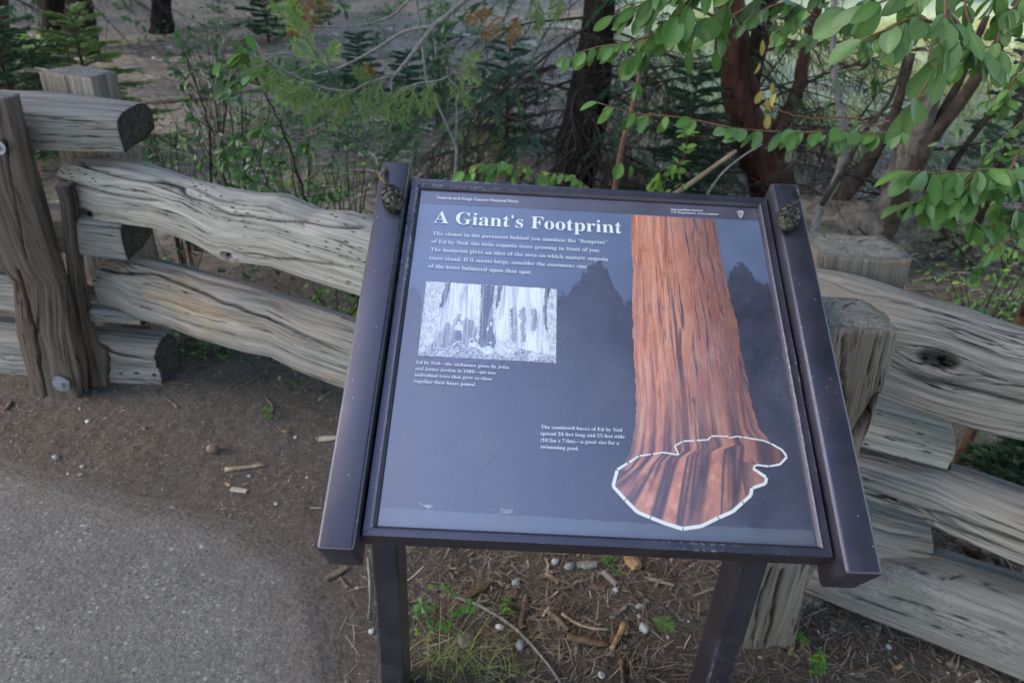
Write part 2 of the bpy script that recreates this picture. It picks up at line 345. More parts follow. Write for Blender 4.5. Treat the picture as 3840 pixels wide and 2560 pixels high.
# ------------------------------------------------------------------ the split rail fence
fence = empty('split_rail_fence', (-.3, 1.8, 0), 'weathered grey split rail fence with stacked rails and paired posts behind the sign', 'fence')
def timber(name, prof, n_s, s0, s1, frame, mats, seed, rough=.006, cracks=(), knots=(), tw=.004, parent=None, endchip=.012, holes=()):
    """loft along s. prof(s) -> list of (d, z) corners; frame(s, d, z) -> world point; mats = [side, end]"""
    S = np.linspace(s0, s1, n_s); P0 = None; NP = 0; rings = []; Ts = []
    for s in S:
        c = np.array(prof(s), float); c2 = np.vstack([c, c[:1]]); L = np.r_[0, np.cumsum(np.hypot(*np.diff(c2, axis=0).T))]
        if not NP: NP = max(24, int(L[-1] / .0042)); 
        t = np.linspace(0, L[-1], NP, endpoint=False)
        q = np.stack([np.interp(t, L, c2[:, 0]), np.interp(t, L, c2[:, 1])], 1)
        for _ in range(1): q = (np.roll(q, 1, 0) + 2 * q + np.roll(q, -1, 0)) / 4      # soften the split corners
        rings.append(q); Ts.append(t)
    R = np.array(rings); T = np.array(Ts); Sg = np.repeat(S[:, None], NP, 1)
    c0 = R.mean(1, keepdims=True); out = R - c0; out /= (np.linalg.norm(out, axis=2, keepdims=True) + 1e-9)
    th = np.linspace(0, 1, NP, endpoint=False)[None, :] * np.ones_like(Sg)
    tri = np.minimum(th, 1 - th)                                                    # seamless around
    un = T[:, :1] * 0 + T
    d = (fbm(Sg * .6 + seed, un * 30, seed, 4) - .47) * rough * 1.1 + (fbm(Sg * 1.7, un * 105, seed + 5, 2) - .38) * rough * 1.3
    d += (fbm(Sg * 8 + 3, un * 9, seed + 9, 3) - .45) * rough * .6
    stp = n2(Sg * 5 + seed, un * 55, seed + 3); d -= (stp > .72) * rough * .55
    fade = np.clip(np.minimum(th, 1 - th) / .03, 0, 1); d *= fade
    col = np.ones(Sg.shape); Zz = R[:, :, 1]; Dd = R[:, :, 0]; mind = Dd.min(1, keepdims=True); front = (Dd < mind + .06)
    g_s, g_t = Sg.copy(), un.copy()
    for (cs, cz, wd, dp) in cracks:                                                  # long drying cracks, along the grain
        zc = np.interp(Sg, cs, cz); on = ((Sg > cs[0]) & (Sg < cs[-1])) * np.clip(np.minimum(Sg - cs[0], cs[-1] - Sg) / .08, 0, 1)
        zc = zc + (n2(Sg * 18, Sg * 0, seed) - .5) * .006
        k = np.exp(-((Zz - zc) / (wd * .6)) ** 2) * front * on; d -= dp * k; col *= 1 - .94 * k
    for (ks, kz, rs, rz, dp) in knots:
        e = np.sqrt(((Sg - ks) / rs) ** 2 + ((Zz - kz) / rz) ** 2); k = 1 / (1 + np.exp(np.clip((e - 1.) * 16, -30, 30))) * front
        inn = (e < .95) & front
        d += (-dp * k + .004 * np.exp(-((e - 1.35) / .35) ** 2) * front) + inn * (fbm(Sg * 70, Zz * 70, 2, 3) - .5) * .02
        col *= 1 - k * (.55 + .5 * (fbm(Sg * 90, Zz * 90, 4, 2) > .42))
        sgn = np.sign(Zz - kz); g_t = g_t + sgn * -.035 * np.exp(-((Sg - ks) / (rs * 2.3)) ** 2) * np.exp(-np.abs(Zz - kz) / .05) * front
    P = R + out * d[:, :, None]
    # ragged ends
    S2 = Sg.copy(); e0 = (fbm(un * 14, un * 0 + 1, seed + 21, 3) - .5) * endchip * 2
    S2[0] = S2[0] + np.abs(e0[0]); S2[-1] = S2[-1] + e0[-1]
    mb = MB(); W = frame(S2, P[:, :, 0], P[:, :, 1]).reshape(-1, 3)
    uv = np.stack([g_s, g_t + 5 * seed % 3], -1).reshape(-1, 2)
    mb.v = [tuple(v) for v in W.tolist()]; mb.uv = [tuple(v) for v in uv.tolist()]; mb.c = [(c, c, c) for c in col.ravel().tolist()]
    idx = np.arange(n_s * NP).reshape(n_s, NP); nx = np.roll(idx, -1, 1)
    mb.f = [tuple(q) for q in np.stack([idx[:-1], nx[:-1], nx[1:], idx[1:]], -1).reshape(-1, 4).tolist()]; mb.mi = [0] * len(mb.f)
    for k, ring, rev in ((0, idx[0], True), (1, idx[-1], False)):                    # end grain: rings closing on the middle, rough sawn
        prev = ring; si = 0 if k == 0 else -1; cen = P[si].mean(0)
        for fr in (.82, .6, .35, .12):
            q = cen + (P[si] - cen) * fr; ss = np.full(NP, S[si]) + (fbm(q[:, 0] * 40, q[:, 1] * 40, seed + 40, 3) - .5) * endchip * .7
            o = len(mb.v); mb.v += [tuple(v) for v in frame(ss[None], q[None, :, 0], q[None, :, 1]).reshape(-1, 3).tolist()]
            mb.uv += [tuple(v) for v in (q - cen).tolist()]; mb.c += [(1, 1, 1)] * NP; cur = np.arange(o, o + NP)
            F = np.stack([prev, np.roll(prev, -1), np.roll(cur, -1), cur], -1)
            if rev: F = F[:, ::-1]
            mb.f += [tuple(x) for x in F.tolist()]; mb.mi += [1] * NP; prev = cur
        mb.f.append(tuple(prev.tolist()[::-1] if rev else prev.tolist())); mb.mi.append(1)
    ob = mb.build(name, mats, parent or fence, smooth=True)
    return ob
def rail_px(p0, p1, top, bot, ends, depth, mats, seed, dt=.07, rough=.006, cracks=(), knots=(), lean=.02, endchip=.012):
    """a rail whose front face stands in the upright plane through p0 and p1; outline read off the photo"""
    p0 = np.array([*p0, 0.]); p1 = np.array([*p1, 0.]); u = (p1 - p0) / np.linalg.norm(p1 - p0); nn = np.array([-u[1], u[0], 0.])  # away from the camera
    if nn[1] < 0: nn = -nn
    def hit(px, py, off):
        r = ray(px, py); q = p0 + nn * off; t = ((q - CAMP) @ nn) / (r @ nn); w_ = CAMP + r * t; return (w_ - p0) @ u, w_[2]
    T = sorted(hit(*p_, dt) for p_ in top); B = sorted(hit(*p_, 0.) for p_ in bot)
    ts, tz = zip(*T); bs, bz = zip(*B)
    s0 = hit(*ends[0], 0.)[0] if isinstance(ends[0], tuple) else ends[0]; s1 = hit(*ends[1], 0.)[0] if isinstance(ends[1], tuple) else ends[1]
    def prof(s):
        zt = float(np.interp(s, ts, tz)); zb = float(np.interp(s, bs, bz)); h = zt - zb
        return [(.0, zb), (-.002, zb + h * .40), (.0, zb + h * .78), (lean * .75, zb + h * .93), (dt, zt), (dt + (depth - dt) * .55, zt - h * .04), (depth, zt - h * .32), (depth * .95, zb + h * .25), (depth * .6, zb + .01)]
    def frame(S, D, Z): return p0[None, None] + S[..., None] * u + D[..., None] * nn + np.stack([Z * 0, Z * 0, Z], -1)
    ck = []
    for pts, wd, dp in cracks:
        c = sorted(hit(*q, 0.) for q in pts); ck.append((np.array([a for a, b in c]), np.array([b for a, b in c]), wd, dp))
    kn = []
    for (kx, ky, rs, rz, dp) in knots:
        a, b = hit(kx, ky, 0.); kn.append((a, b, rs, rz, dp))
    return timber('rail', prof, max(20, int(abs(s1 - s0) / .0075)), s0, s1, frame, mats, seed, rough, ck, kn, endchip=endchip)
GREY = [M['wood_grey'], M['end_grain']]; PALE = [M['wood_pale'], M['end_grain']]; TAN = [M['wood_tan'], M['end_grain']]; MARK = [M['wood_marked'], M['end_grain']]
# left stack, rails running out of the picture to the left
Lp = ((-2.9, 2.20), (-1.2, 2.12))
rail_px(*Lp, [(-400, 318), (0, 341), (120, 345), (300, 362), (500, 390), (560, 396)], [(-400, 540), (120, 565), (330, 570), (445, 573)], (0.3, (445, 480)), .20, GREY, 1, dt=.115, rough=.0025, lean=.05,
        cracks=[([(70, 387), (200, 395), (455, 418)], .003, .006), ([(80, 432), (250, 447), (443, 476)], .003, .006), ([(100, 500), (300, 512), (440, 520)], .0025, .005)], endchip=.004)
rail_px(*Lp, [(-400, 760), (250, 790), (480, 810)], [(-400, 930), (250, 950), (330, 962), (462, 976)], (0.3, (460, 900)), .19, GREY, 2, dt=.05, rough=.003, endchip=.004)
rail_px(*Lp, [(-400, 985), (0, 1022), (330, 1140), (600, 1190)], [(-400, 1130), (0, 1165), (330, 1205), (560, 1224)], (0.3, (535, 1200)), .17, GREY, 3, dt=.03, rough=.003)
rail_px(*Lp, [(200, 1225), (350, 1240), (600, 1268)], [(200, 1440), (600, 1480)], (0.95, (600, 1400)), .16, GREY, 4, dt=.05, rough=.008, cracks=[([(340, 1290), (450, 1330), (590, 1350)], .006, .02), ([(420, 1370), (590, 1385)], .004, .012)])
# middle section, left stack to right stack
Rp = ((-1.5, 2.20), (.93, 1.30))
rail_px(*Rp, [(120, 590), (300, 592), (485, 597), (702, 676), (855, 708), (957, 724), (1046, 727), (1193, 788), (1301, 794), (1400, 829), (2300, 1110), (3290, 1505), (3660, 1622)],
        [(100, 700), (191, 746), (268, 804), (383, 832), (574, 858), (721, 912), (829, 975), (863, 983), (1012, 1001), (1131, 1043), (1345, 1111), (2300, 1390), (3221, 1675), (3575, 1767)], (.02, (3590, 1700)), .15, PALE, 5, dt=.085, rough=.0058, lean=.03,
        cracks=[([(240, 620), (560, 690), (860, 800), (1180, 850), (1390, 880)], .004, .01), ([(150, 650), (420, 730), (640, 760)], .005, .012), ([(900, 950), (1150, 985), (1320, 1010)], .005, .010), ([(1180, 880), (1280, 910), (1390, 960)], .005, .012)],
        knots=[(325, 800, .028, .018, .008), (852, 960, .02, .014, .012)])
rail_px(*Rp, [(150, 950), (274, 965), (536, 971), (655, 1001), (893, 1061), (1071, 1120), (1333, 1206), (2200, 1520), (3263, 1905), (3537, 2004), (3600, 2040)],
        [(150, 1080), (280, 1126), (446, 1162), (512, 1198), (655, 1239), (744, 1275), (917, 1323), (1012, 1340), (1131, 1400), (1283, 1456), (2200, 1790), (3298, 2140), (3480, 2176)], (.06, (3500, 2090)), .15, TAN, 6, dt=.075, rough=.0058, lean=.05,
        cracks=[([(300, 1010), (560, 1040), (820, 1130), (1050, 1210), (1300, 1330)], .005, .010), ([(640, 1190), (720, 1215), (745, 1235)], .004, .012), ([(860, 1150), (1000, 1190), (1180, 1280)], .003, .008)])
# right stack, rails running on to the right and nearer
Ap = ((.45, 1.515), (1.25, 1.045))
rail_px(*Ap, [(2950, 1005), (3066, 1018), (3150, 1033), (3240, 1055), (3405, 1107), (3500, 1135), (3635, 1170), (3720, 1205), (3840, 1245), (4100, 1335)],
        [(3100, 1420), (3290, 1494), (3507, 1573), (3650, 1615), (3840, 1655), (4100, 1730)], (.10, 1.45), .17, GREY, 7, dt=.075, rough=.004, lean=.045,
        cracks=[([(3320, 1372), (3440, 1425), (3560, 1448), (3700, 1480), (3850, 1520), (3950, 1545)], .0065, .022), ([(3350, 1300), (3440, 1330), (3480, 1345)], .004, .008), ([(3580, 1360), (3720, 1410), (3900, 1450)], .004, .008),
                ([(3300, 1155), (3500, 1190), (3700, 1250), (3900, 1330)], .0028, .005), ([(3400, 1210), (3560, 1235), (3720, 1290), (3880, 1370)], .0025, .005)],
        knots=[(3517, 1351, .034, .022, .030), (3210, 1062, .02, .012, .010)])
rail_px(*Ap, [(3100, 1640), (3215, 1681), (3371, 1707), (3575, 1768), (3716, 1815), (3840, 1857), (4100, 1960)],
        [(3100, 1830), (3250, 1879), (3460, 1955), (3556, 2005), (3684, 2060), (3840, 2124), (4100, 2230)], (.10, 1.45), .16, TAN, 8, dt=.08, rough=.005, lean=.04,
        cracks=[([(3200, 1820), (3260, 1840), (3397, 1892), (3588, 1949), (3840, 2042), (3950, 2080)], .007, .024), ([(3220, 1870), (3420, 1935), (3650, 2010), (3840, 2090)], .004, .012)])
rail_px(*Ap, [(2950, 2110), (3043, 2140), (3300, 2060), (3524, 2083), (3652, 2128), (3840, 2179), (4100, 2270)],
        [(2950, 2190), (3024, 2223), (3314, 2344), (3588, 2453), (3840, 2558), (4100, 2670)], (.24, 1.45), .17, MARK, 9, dt=.085, rough=.003, lean=.05,
        cracks=[([(3100, 2170), (3400, 2250), (3700, 2350), (3900, 2420)], .0022, .004), ([(3100, 2200), (3400, 2305), (3800, 2460)], .002, .004), ([(3300, 2140), (3600, 2215), (3850, 2290)], .002, .004)])
# the short lowest block under them
Bp = ((.45, 1.50), (.93, 1.20))
rail_px(*Bp, [(2900, 2190), (3020, 2232), (3314, 2344)], [(2900, 2230), (3052, 2300), (3263, 2492)], (.12, (3290, 2410)), .13, GREY, 10, dt=.07, rough=.004, lean=.03, endchip=.005)

def post_px(left, right, yf, depth, mats, seed, side_r=None, rough=.006, cracks=(), ztop=None, taper=None, endchip=.006, dtop=0.):
    L = sorted((Y(*q, yf)[2], Y(*q, yf)[0]) for q in left); R = sorted((Y(*q, yf)[2], Y(*q, yf)[0]) for q in right)
    zl, xl = zip(*L); zr, xr = zip(*R); zt = ztop or max(zl[-1], zr[-1])
    def prof(s):
        a = float(np.interp(s, zl, xl)); b = float(np.interp(s, zr, xr))
        return [(a, 0.), ((a + b) / 2, -.006), (b, 0.), (b + .008, depth * .5), (b - .01, depth), (a + .02, depth * 1.02), (a - .004, depth * .5)]
    def frame(S, D, Z): return np.stack([D, yf + Z, S], -1)
    def prof2(s): return prof(s)
    ck = []
    S0 = -.03
    ob = timber('post', prof2, max(30, int((zt - S0) / .011)), S0, zt, frame, mats, seed, rough, (), (), endchip=endchip)
    # drying cracks down the face
    me = ob.data; co = np.empty(len(me.vertices) * 3, np.float32); me.vertices.foreach_get('co', co); co = co.reshape(-1, 3)
    ca = me.color_attributes['Col']; cc = np.empty(len(me.vertices) * 4, np.float32); ca.data.foreach_get('color', cc); cc = cc.reshape(-1, 4)
    for pts, wd, dp in cracks:
        q = sorted((Y(*p_, yf)[2], Y(*p_, yf)[0]) for p_ in pts); cz = np.array([a for a, b in q]); cx = np.array([b for a, b in q])
        xc = np.interp(co[:, 2], cz, cx) + (n2(co[:, 2] * 20, co[:, 2] * 0, seed) - .5) * .006
        on = ((co[:, 2] > cz[0]) & (co[:, 2] < cz[-1])) * (co[:, 1] < yf + .03)
        k = np.exp(-((co[:, 0] - xc) / (wd * .6)) ** 2) * on; co[:, 1] += k * dp; cc[:, :3] *= (1 - .8 * k)[:, None]
    me.vertices.foreach_set('co', co.ravel()); ca.data.foreach_set('color', cc.ravel()); me.update()
    return ob
PB = [M['wood_brown'], M['end_pale']]; PG = [M['wood_post'], M['end_pale']]
pl_ = post_px([(-190, 395), (-120, 700), (0, 1000), (45, 1060), (60, 1250), (130, 1520), (135, 1560)], [(25, 370), (50, 480), (85, 620), (125, 760), (165, 900), (205, 1030), (240, 1150), (275, 1296), (298, 1400), (300, 1540)],
        2.03, .075, PB, 21, rough=.0045, cracks=[([(70, 1010), (100, 1120), (135, 1230), (150, 1340), (180, 1500)], .007, .016), ([(20, 520), (60, 760), (100, 960)], .004, .008)])
tag(pl_, 'brown fissured front post with an old bolt near its foot')
# splinter of bark at its foot
post_px([(225, 760), (262, 1100), (300, 1330), (330, 1480)], [(250, 700), (290, 1050), (335, 1290), (398, 1320), (400, 1470)], 2.11, .07, PB, 22, rough=.014)
# rear post of the left stack: squared, turned a little
fp = [G(143, 267, 1.05), G(340, 293, 1.05), G(437, 268, 1.05), G(300, 243, 1.05)]
def prof_b(s): k = 1 + (1.05 - s) * .12; c = sum(fp) / 4; return [((c + (q - c) * k)[0], (c + (q - c) * k)[1]) for q in fp]
timber('post', prof_b, 90, -.03, 1.05, lambda S, D, Z: np.stack([D, Z, S], -1), PG, 23, .003, endchip=.004)
# right stack: tall front post and the broad cut one behind
post_px([(3020, 1150), (2975, 1400), (2900, 1900), (2858, 2121), (2775, 2400), (2770, 2480)], [(3384, 1190), (3340, 1385), (3270, 1580), (3199, 1760), (3040, 2121), (3017, 2230), (2985, 2400), (2980, 2480)], 1.16, .135, PG, 24, ztop=.908, rough=.0065,
        cracks=[([(3285, 1480), (3255, 1540), (3200, 1640)], .010, .03), ([(3160, 1260), (3150, 1400), (3165, 1500), (3110, 1640)], .004, .012), ([(3290, 1260), (3250, 1400)], .003, .008), ([(2930, 2130), (2905, 2280), (2870, 2420)], .006, .016), ([(2890, 2130), (2850, 2260), (2820, 2400)], .004, .01)])
post_px([(3075, 945), (3060, 1060), (3000, 1300)], [(3420, 985), (3392, 1090), (3340, 1300)], 1.52, .15, PG, 25, ztop=.905, rough=.004)
# ironwork
M['galv'] = simple_mat('galvanised_steel', (.25, .28, .34), (.42, .45, .52), 60, .45, .5, .002, .6); M['galv'].node_tree.nodes['Principled BSDF'].inputs['Metallic'].default_value = .75
M['iron'] = simple_mat('dark_bolt_iron', (.05, .055, .07), (.10, .11, .14), 60, .5, .3, .002, .5)
def bolt(c, r, mat, nrm=(0, -1, 0), washer=True):
    c = Vector(c); nn = Vector(nrm).normalized(); mb = MB()
    if washer: mb.tube([c, c + nn * .004], [r, r * .97], 20)
    mb.tube([c + nn * .004, c + nn * .014], [r * .42, r * .38], 6)
    o = mb.build('bolt', mat, fence); return o
bolt(V3(Y(230, 1438, 2.012)), .030, M['galv']); bolt(V3(Y(-6, 552, 2.012)), .022, M['galv'])
bm_ = MB(); q = V3(Y(96, 474, 2.14)); bm_.tube([q + Vector((-.01, .02, 0)), q + Vector((.004, -.03, 0)), q + Vector((.008, -.045, .002))], [.012, .012, .019], 10); bm_.tube([q + Vector((.008, -.045, .002)), q + Vector((.009, -.052, .003))], [.019, .012], 10); bm_.build('bolt', M['iron'], fence, True)
# ------------------------------------------------------------------ the sign
SC = Vector((.128, .973, .951)); SU = Vector((.99985, .016, -.007)).normalized(); SV = Vector((-.011, .866, .5)); SV = (SV - SU * SV.dot(SU)).normalized(); SN = SU.cross(SV)
def SP(u, v, h=0.): return SC + SU * u + SV * v + SN * h
def PL(px, py, h=0.):
    r = ray(px, py); N = np.array(SN); q = np.array(SC) + N * h; t = ((q - CAMP) @ N) / (r @ N); d = Vector(CAMP + r * t - q); return (d.dot(SU), d.dot(SV))
SF = Matrix(((SU.x, SV.x, SN.x, SC.x), (SU.y, SV.y, SN.y, SC.y), (SU.z, SV.z, SN.z, SC.z), (0, 0, 0, 1)))
sign = empty('information_sign', (.13, 1.0, 0), 'black steel framed park sign on two legs titled A Giant\u2019s Footprint', 'sign')
def metal(name, c, rough):
    n = NT(name); o3 = n.coord('Object')
    f = n.noise(o3, 14, 5, .65, .6); f2 = n.noise(o3, 160, 4, .7); spk = n.vor(o3, 240, out='Color'); s = n.n('ShaderNodeSeparateColor'); n.l(spk, s.inputs[0])
    base = n.mix(n.ramp(f, [(.35, 0.), (.7, 1.)]), c, tuple(x * 1.7 + .006 for x in c))
    base = n.mix(n.math('MULTIPLY', n.math('GREATER_THAN', s.outputs[0], .985), n.ramp(n.vor(o3, 240), [(.15, .7), (.3, 0.)])), base, (.5, .5, .5))
    # paint worn to bare pale metal along the sharp edges
    geo = n.n('ShaderNodeNewGeometry'); bev = n.n('ShaderNodeBevel', samples=6); bev.inputs['Radius'].default_value = .008
    dp = n.n('ShaderNodeVectorMath', operation='DOT_PRODUCT'); n.l(bev.outputs[0], dp.inputs[0]); n.l(geo.outputs['Normal'], dp.inputs[1])
    e = n.ramp(dp.outputs['Value'], [(.93, 1.), (.992, 0.)])
    wear = n.math('MULTIPLY', n.math('MULTIPLY', e, n.ramp(n.noise(o3, 120, 4, .75), [(.50, 0.), (.58, 1.)])), n.ramp(n.noise(o3, 2.6, 2, .5), [(.52, 0.), (.62, .9)]))
    base = n.mix(wear, base, (.42, .43, .46))
    r_ = n.ramp(f, [(.3, rough), (.75, rough + .14)])
    n.bump(n.math('ADD', n.noise(o3, 420, 3, .6), n.math('MULTIPLY', f2, .5)), .12, .0015)
    m = n.set(base, r_, 1., None, **{'IOR': 1.62, 'Specular Tint': (.80, .76, .95)}); return m
M['paint'] = metal('black_powder_coat', (.009, .008, .012), .36)
ax = (SU, SV, SN)
for u0, u1 in ((-.371, -.3215), (.3215, .371)):
    mb = MB(); mb.box(SP((u0 + u1) / 2, -.002, (-.058 + .030) / 2), ax, ((u1 - u0) / 2, .340, .044), bev=.0055)
    mb.build('side_rail', M['paint'], sign, True)
    uc = (u0 + u1) / 2; x0 = SP(uc, 0).x; mb = MB()
    zt = SC.z + (1.0 - SC.y) / .866 * .5 - .062
    # leg: upright tube cut to the slope of the panel, standing in the ground
    a, b = x0 - .0255, x0 + .0255; y0, y1 = .955, 1.045
    def zz(y): return SC.z + (y - SC.y) / .866 * .5 - .060 / .866
    import bmesh
    bm = bmesh.new(); vs_ = [bm.verts.new(c) for c in [(a, y0, -.05), (b, y0, -.05), (b, y1, -.05), (a, y1, -.05), (a, y0, zz(y0)), (b, y0, zz(y0)), (b, y1, zz(y1)), (a, y1, zz(y1))]]
    for f in ((3, 2, 1, 0), (4, 5, 6, 7), (0, 1, 5, 4), (1, 2, 6, 5), (2, 3, 7, 6), (3, 0, 4, 7)): bm.faces.new([vs_[i] for i in f])
    bmesh.ops.bevel(bm, geom=[e for e in bm.edges if abs(e.verts[0].co.z - e.verts[1].co.z) > .3], offset=.006, segments=3, affect='EDGES', profile=.5)
    me = bpy.data.meshes.new('leg'); bm.to_mesh(me); bm.free(); link('leg', me, M['paint'], sign)
# the four mitred frame bars: flat face, rounded bead at the inner lip, skirt below
fr = [(-.3185, .3205), (.3185, .3205), (.3185, -.3165), (-.3185, -.3165)]; inn = [(-.3000, .3000), (.3000, .3000), (.3000, -.3000), (-.3000, -.3000)]
PROFB = [(0., -.034), (0., .0065), (.0012, .0085), (.010, .0085), (.0135, .0088), (.0155, .0075), (.0178, .0040), (.0195, -.001)]
for k in range(4):
    a, b = Vector(fr[k]), Vector(fr[(k + 1) % 4]); ia, ib = Vector(inn[k]), Vector(inn[(k + 1) % 4]); d = (b - a).normalized()
    mb = MB(); V = []
    for (e, ie, sgn) in ((a, ia, 1), (b, ib, -1)):
        for (w_, h) in PROFB:
            q = e + (ie - e) * (w_ / .0195) + d * sgn * .0003; V.append(SP(q.x, q.y, h))
    m_ = len(PROFB); F = [(i, i + 1, m_ + i + 1, m_ + i) for i in range(m_ - 1)] + [tuple(range(m_))[::-1], tuple(range(m_, 2 * m_))]
    mb.add(V, F); mb.build('frame_bar', M['paint'], sign, False)
# the shallow tray under the panel and the gap pieces that join it to the rails
mb = MB(); mb.box(SP(0, 0, -.012), ax, (.302, .302, .006)); mb.build('backing_plate', M['paint'], sign)
for s in (-1, 1):
    for v in (-.2, .2): mb = MB(); mb.box(SP(s * .3200, v, -.018), ax, (.0022, .03, .01)); mb.build('mounting_tab', M['paint'], sign)
# the print --------------------------------------------------------------
def printed(name, col_nodes, spec=.9, dusty=True):
    """laminate: a picture under a worn glossy sheet, its milky haze also imitating reflected sky"""
    n = NT(name); v = n.coord('Generated' if False else 'Object'); c = col_nodes(n, v)
    haze = n.noise(v, 9, 5, .6, .5); scr = n.noise(n.coord('Object', (240, 60, 60)), 1, 3, .6, 1.)
    c = n.mix(n.ramp(haze, [(.33, .02), (.75, .11)]), c, (.33, .32, .43))  # patchy lavender in the colour: milky wear that also imitates the sky's reflection
    sp_ = n.vor(v, 420, out='Color'); s = n.n('ShaderNodeSeparateColor'); n.l(sp_, s.inputs[0])
    dust = n.math('MULTIPLY', n.math('GREATER_THAN', s.outputs[0], .955), n.ramp(n.vor(v, 420), [(.12, .55), (.32, 0.)]))
    c = n.mix(n.math('MULTIPLY', dust, n.ramp(n.noise(v, 5, 2, .5), [(.4, .15), (.7, 1.)])), c, (.55, .58, .66))
    r_ = n.ramp(haze, [(.3, .26), (.8, .42)]); n.bump(n.math('ADD', scr, n.noise(v, 300, 3, .6)), .10, .001)
    return n.set(c, r_, 1., None, **{'IOR': 1.9, 'Coat Weight': 0., 'Specular Tint': (.93, .87, 1.)})
def uvw(n, v):       # u, v on the panel in metres, from the object's own frame
    s = n.n('ShaderNodeSeparateXYZ'); n.l(v, s.inputs[0]); return s.outputs[0], s.outputs[1]
def flat(name, poly_list, mat, h, parent, cols=None):
    me = bpy.data.meshes.new(name); v = []; f = []
    for i_, poly in enumerate(poly_list):
        o = len(v); v += [(p[0], p[1], h + i_ * .00003) for p in poly]; f.append(tuple(range(o, o + len(poly))))
    me.from_pydata(v, [], f); me.update()
    me.materials.append(mat); o = bpy.data.objects.new(name, me); COL.objects.link(o); o.parent = parent
    o.matrix_parent_inverse = Matrix.Identity(4); return o
# the panel's own frame: object coordinates are metres across and up the panel
def base_col(n, v):
    u, w_ = uvw(n, v)
    f = n.noise(v, 22, 5, .6); g_ = n.ramp(n.math('ADD', n.math('MULTIPLY', w_, 1.55), .52), [(.0, (.012, .012, .018)), (.35, (.020, .022, .038)), (.62, (.06, .085, .16)), (.82, (.10, .145, .25)), (1., (.115, .16, .27))])
    return n.mix(n.math('MULTIPLY', f, .3), g_, (.03, .035, .06))
panel = bpy.data.objects.new('sign_panel', bpy.data.meshes.new('sign_panel')); COL.objects.link(panel)
panel.data.from_pydata([(-.3005, -.3005, 0), (.3005, -.3005, 0), (.3005, .3005, 0), (-.3005, .3005, 0), (-.3005, -.3005, -.003), (.3005, -.3005, -.003), (.3005, .3005, -.003), (-.3005, .3005, -.003)], [], [(0, 1, 2, 3), (7, 6, 5, 4), (0, 4, 5, 1), (1, 5, 6, 2), (2, 6, 7, 3), (3, 7, 4, 0)])
panel.data.materials.append(printed('printed_dusk_sky', base_col)); panel.parent = sign; panel.matrix_parent_inverse = Matrix.Translation(-sign.location);
panel.matrix_basis = SF
# forest silhouettes
def jag(pts, amp=.004, step=.0035, seed=1):
    out = []
    for i in range(len(pts) - 1):
        a, b = Vector(pts[i]), Vector(pts[i + 1]); n_ = max(1, int((b - a).length / step))
        for k in range(n_):
            q = a.lerp(b, k / n_); out.append((q.x + rnd.uniform(-amp, amp), q.y + rnd.uniform(-amp, amp)))
    out.append(pts[-1]); return out
ov = lambda *p: [PL(x * 1.6327, y * 1.6327) for x, y in p]
def sil_col(n, v):
    f = n.ramp(n.noise(v, 75, 6, .72), [(.3, (.007, .007, .012)), (.55, (.016, .018, .030)), (.75, (.034, .038, .058))]); return f
SILM = printed('printed_dark_foliage', sil_col)
mid = ov((1196, 1040), (1215, 930), (1200, 840), (1255, 826), (1283, 820), (1275, 765), (1296, 690), (1312, 690), (1335, 650), (1352, 625), (1368, 615), (1390, 625), (1400, 655), (1420, 680), (1428, 705), (1455, 700))
rt_ = ov((1690, 700), (1672, 640), (1678, 615), (1700, 605), (1722, 618), (1735, 650), (1752, 662), (1765, 655))
lf = ov((925, 700), (938, 672), (955, 668), (965, 700), (962, 735), (978, 780), (960, 830), (1000, 836), (1060, 842), (1120, 850), (1200, 838))
u_b = -.2998
prof_pts = sorted(lf[:9] + ov((1196, 835), (1215, 832), (1262, 826), (1268, 790), (1271, 750), (1277, 702), (1300, 686), (1320, 664), (1333, 652), (1340, 628), (1356, 612), (1380, 610), (1395, 625), (1400, 655), (1418, 668), (1424, 696), (1462, 704)) + ov((1660, 690), (1672, 640), (1680, 612), (1700, 604), (1722, 618), (1736, 648), (1752, 662), (1764, 655), (1772, 680)))
pu = np.array([p[0] for p in prof_pts]); pv = np.array([p[1] for p in prof_pts]); us = np.linspace(-.2998, .2998, 620); vt = np.interp(us, pu, pv)
vt = vt + (fbm(us * 190, us * 0 + 2, 5, 4) - .47) * .016 + (n2(us * 70, us * 0, 3) - .5) * .012 + (n2(us * 130, us * 0, 9) - .5) * .014 + nr.uniform(-.0012, .0012, len(us)); flk = []
for i in range(len(us) - 1): flk.append([(us[i], u_b), (us[i + 1] , u_b), (us[i + 1], min(.29, vt[i])), (us[i], min(.29, vt[i]))])
me = bpy.data.meshes.new('forest_silhouette'); v = []; f = []
for q in flk: o = len(v); v += [(a, b, .0002) for a, b in q]; f.append((o, o + 1, o + 2, o + 3))
for k in range(2600):      # loose sprays standing off the outline
    a = rnd.uniform(-.298, .298); b = np.interp(a, us, vt) + abs(rnd.gauss(0, .0042)) - .002
    if b > .285: continue
    r_ = rnd.uniform(.0007, .0022); t = rnd.uniform(0, 3); o = len(v); v += [(a + r_ * math.cos(t + j_ * 2.1), b + r_ * math.sin(t + j_ * 2.1), .00025 + (k % 40) * .000002) for j_ in range(3)]; f.append((o, o + 1, o + 2))
me.from_pydata(v, [], f); me.materials.append(SILM); o = bpy.data.objects.new('forest_silhouette', me); COL.objects.link(o); o.parent = panel
# dark band across the head of the panel
bl, br = PL(1540 + 100 * .38265, 700 + 160 * .38265), PL(2440 + 625 * .6378, 1297 * .6378)
def band_col(n, v): return n.mix(n.noise(v, 30, 5, .7), (.045, .040, .055), (.075, .066, .09))
flat('header_band', [[(-.2998, bl[1]), (.2998, br[1]), (.2998, .2998), (-.2998, .2998)]], printed('printed_header_band', band_col), .0004, panel)
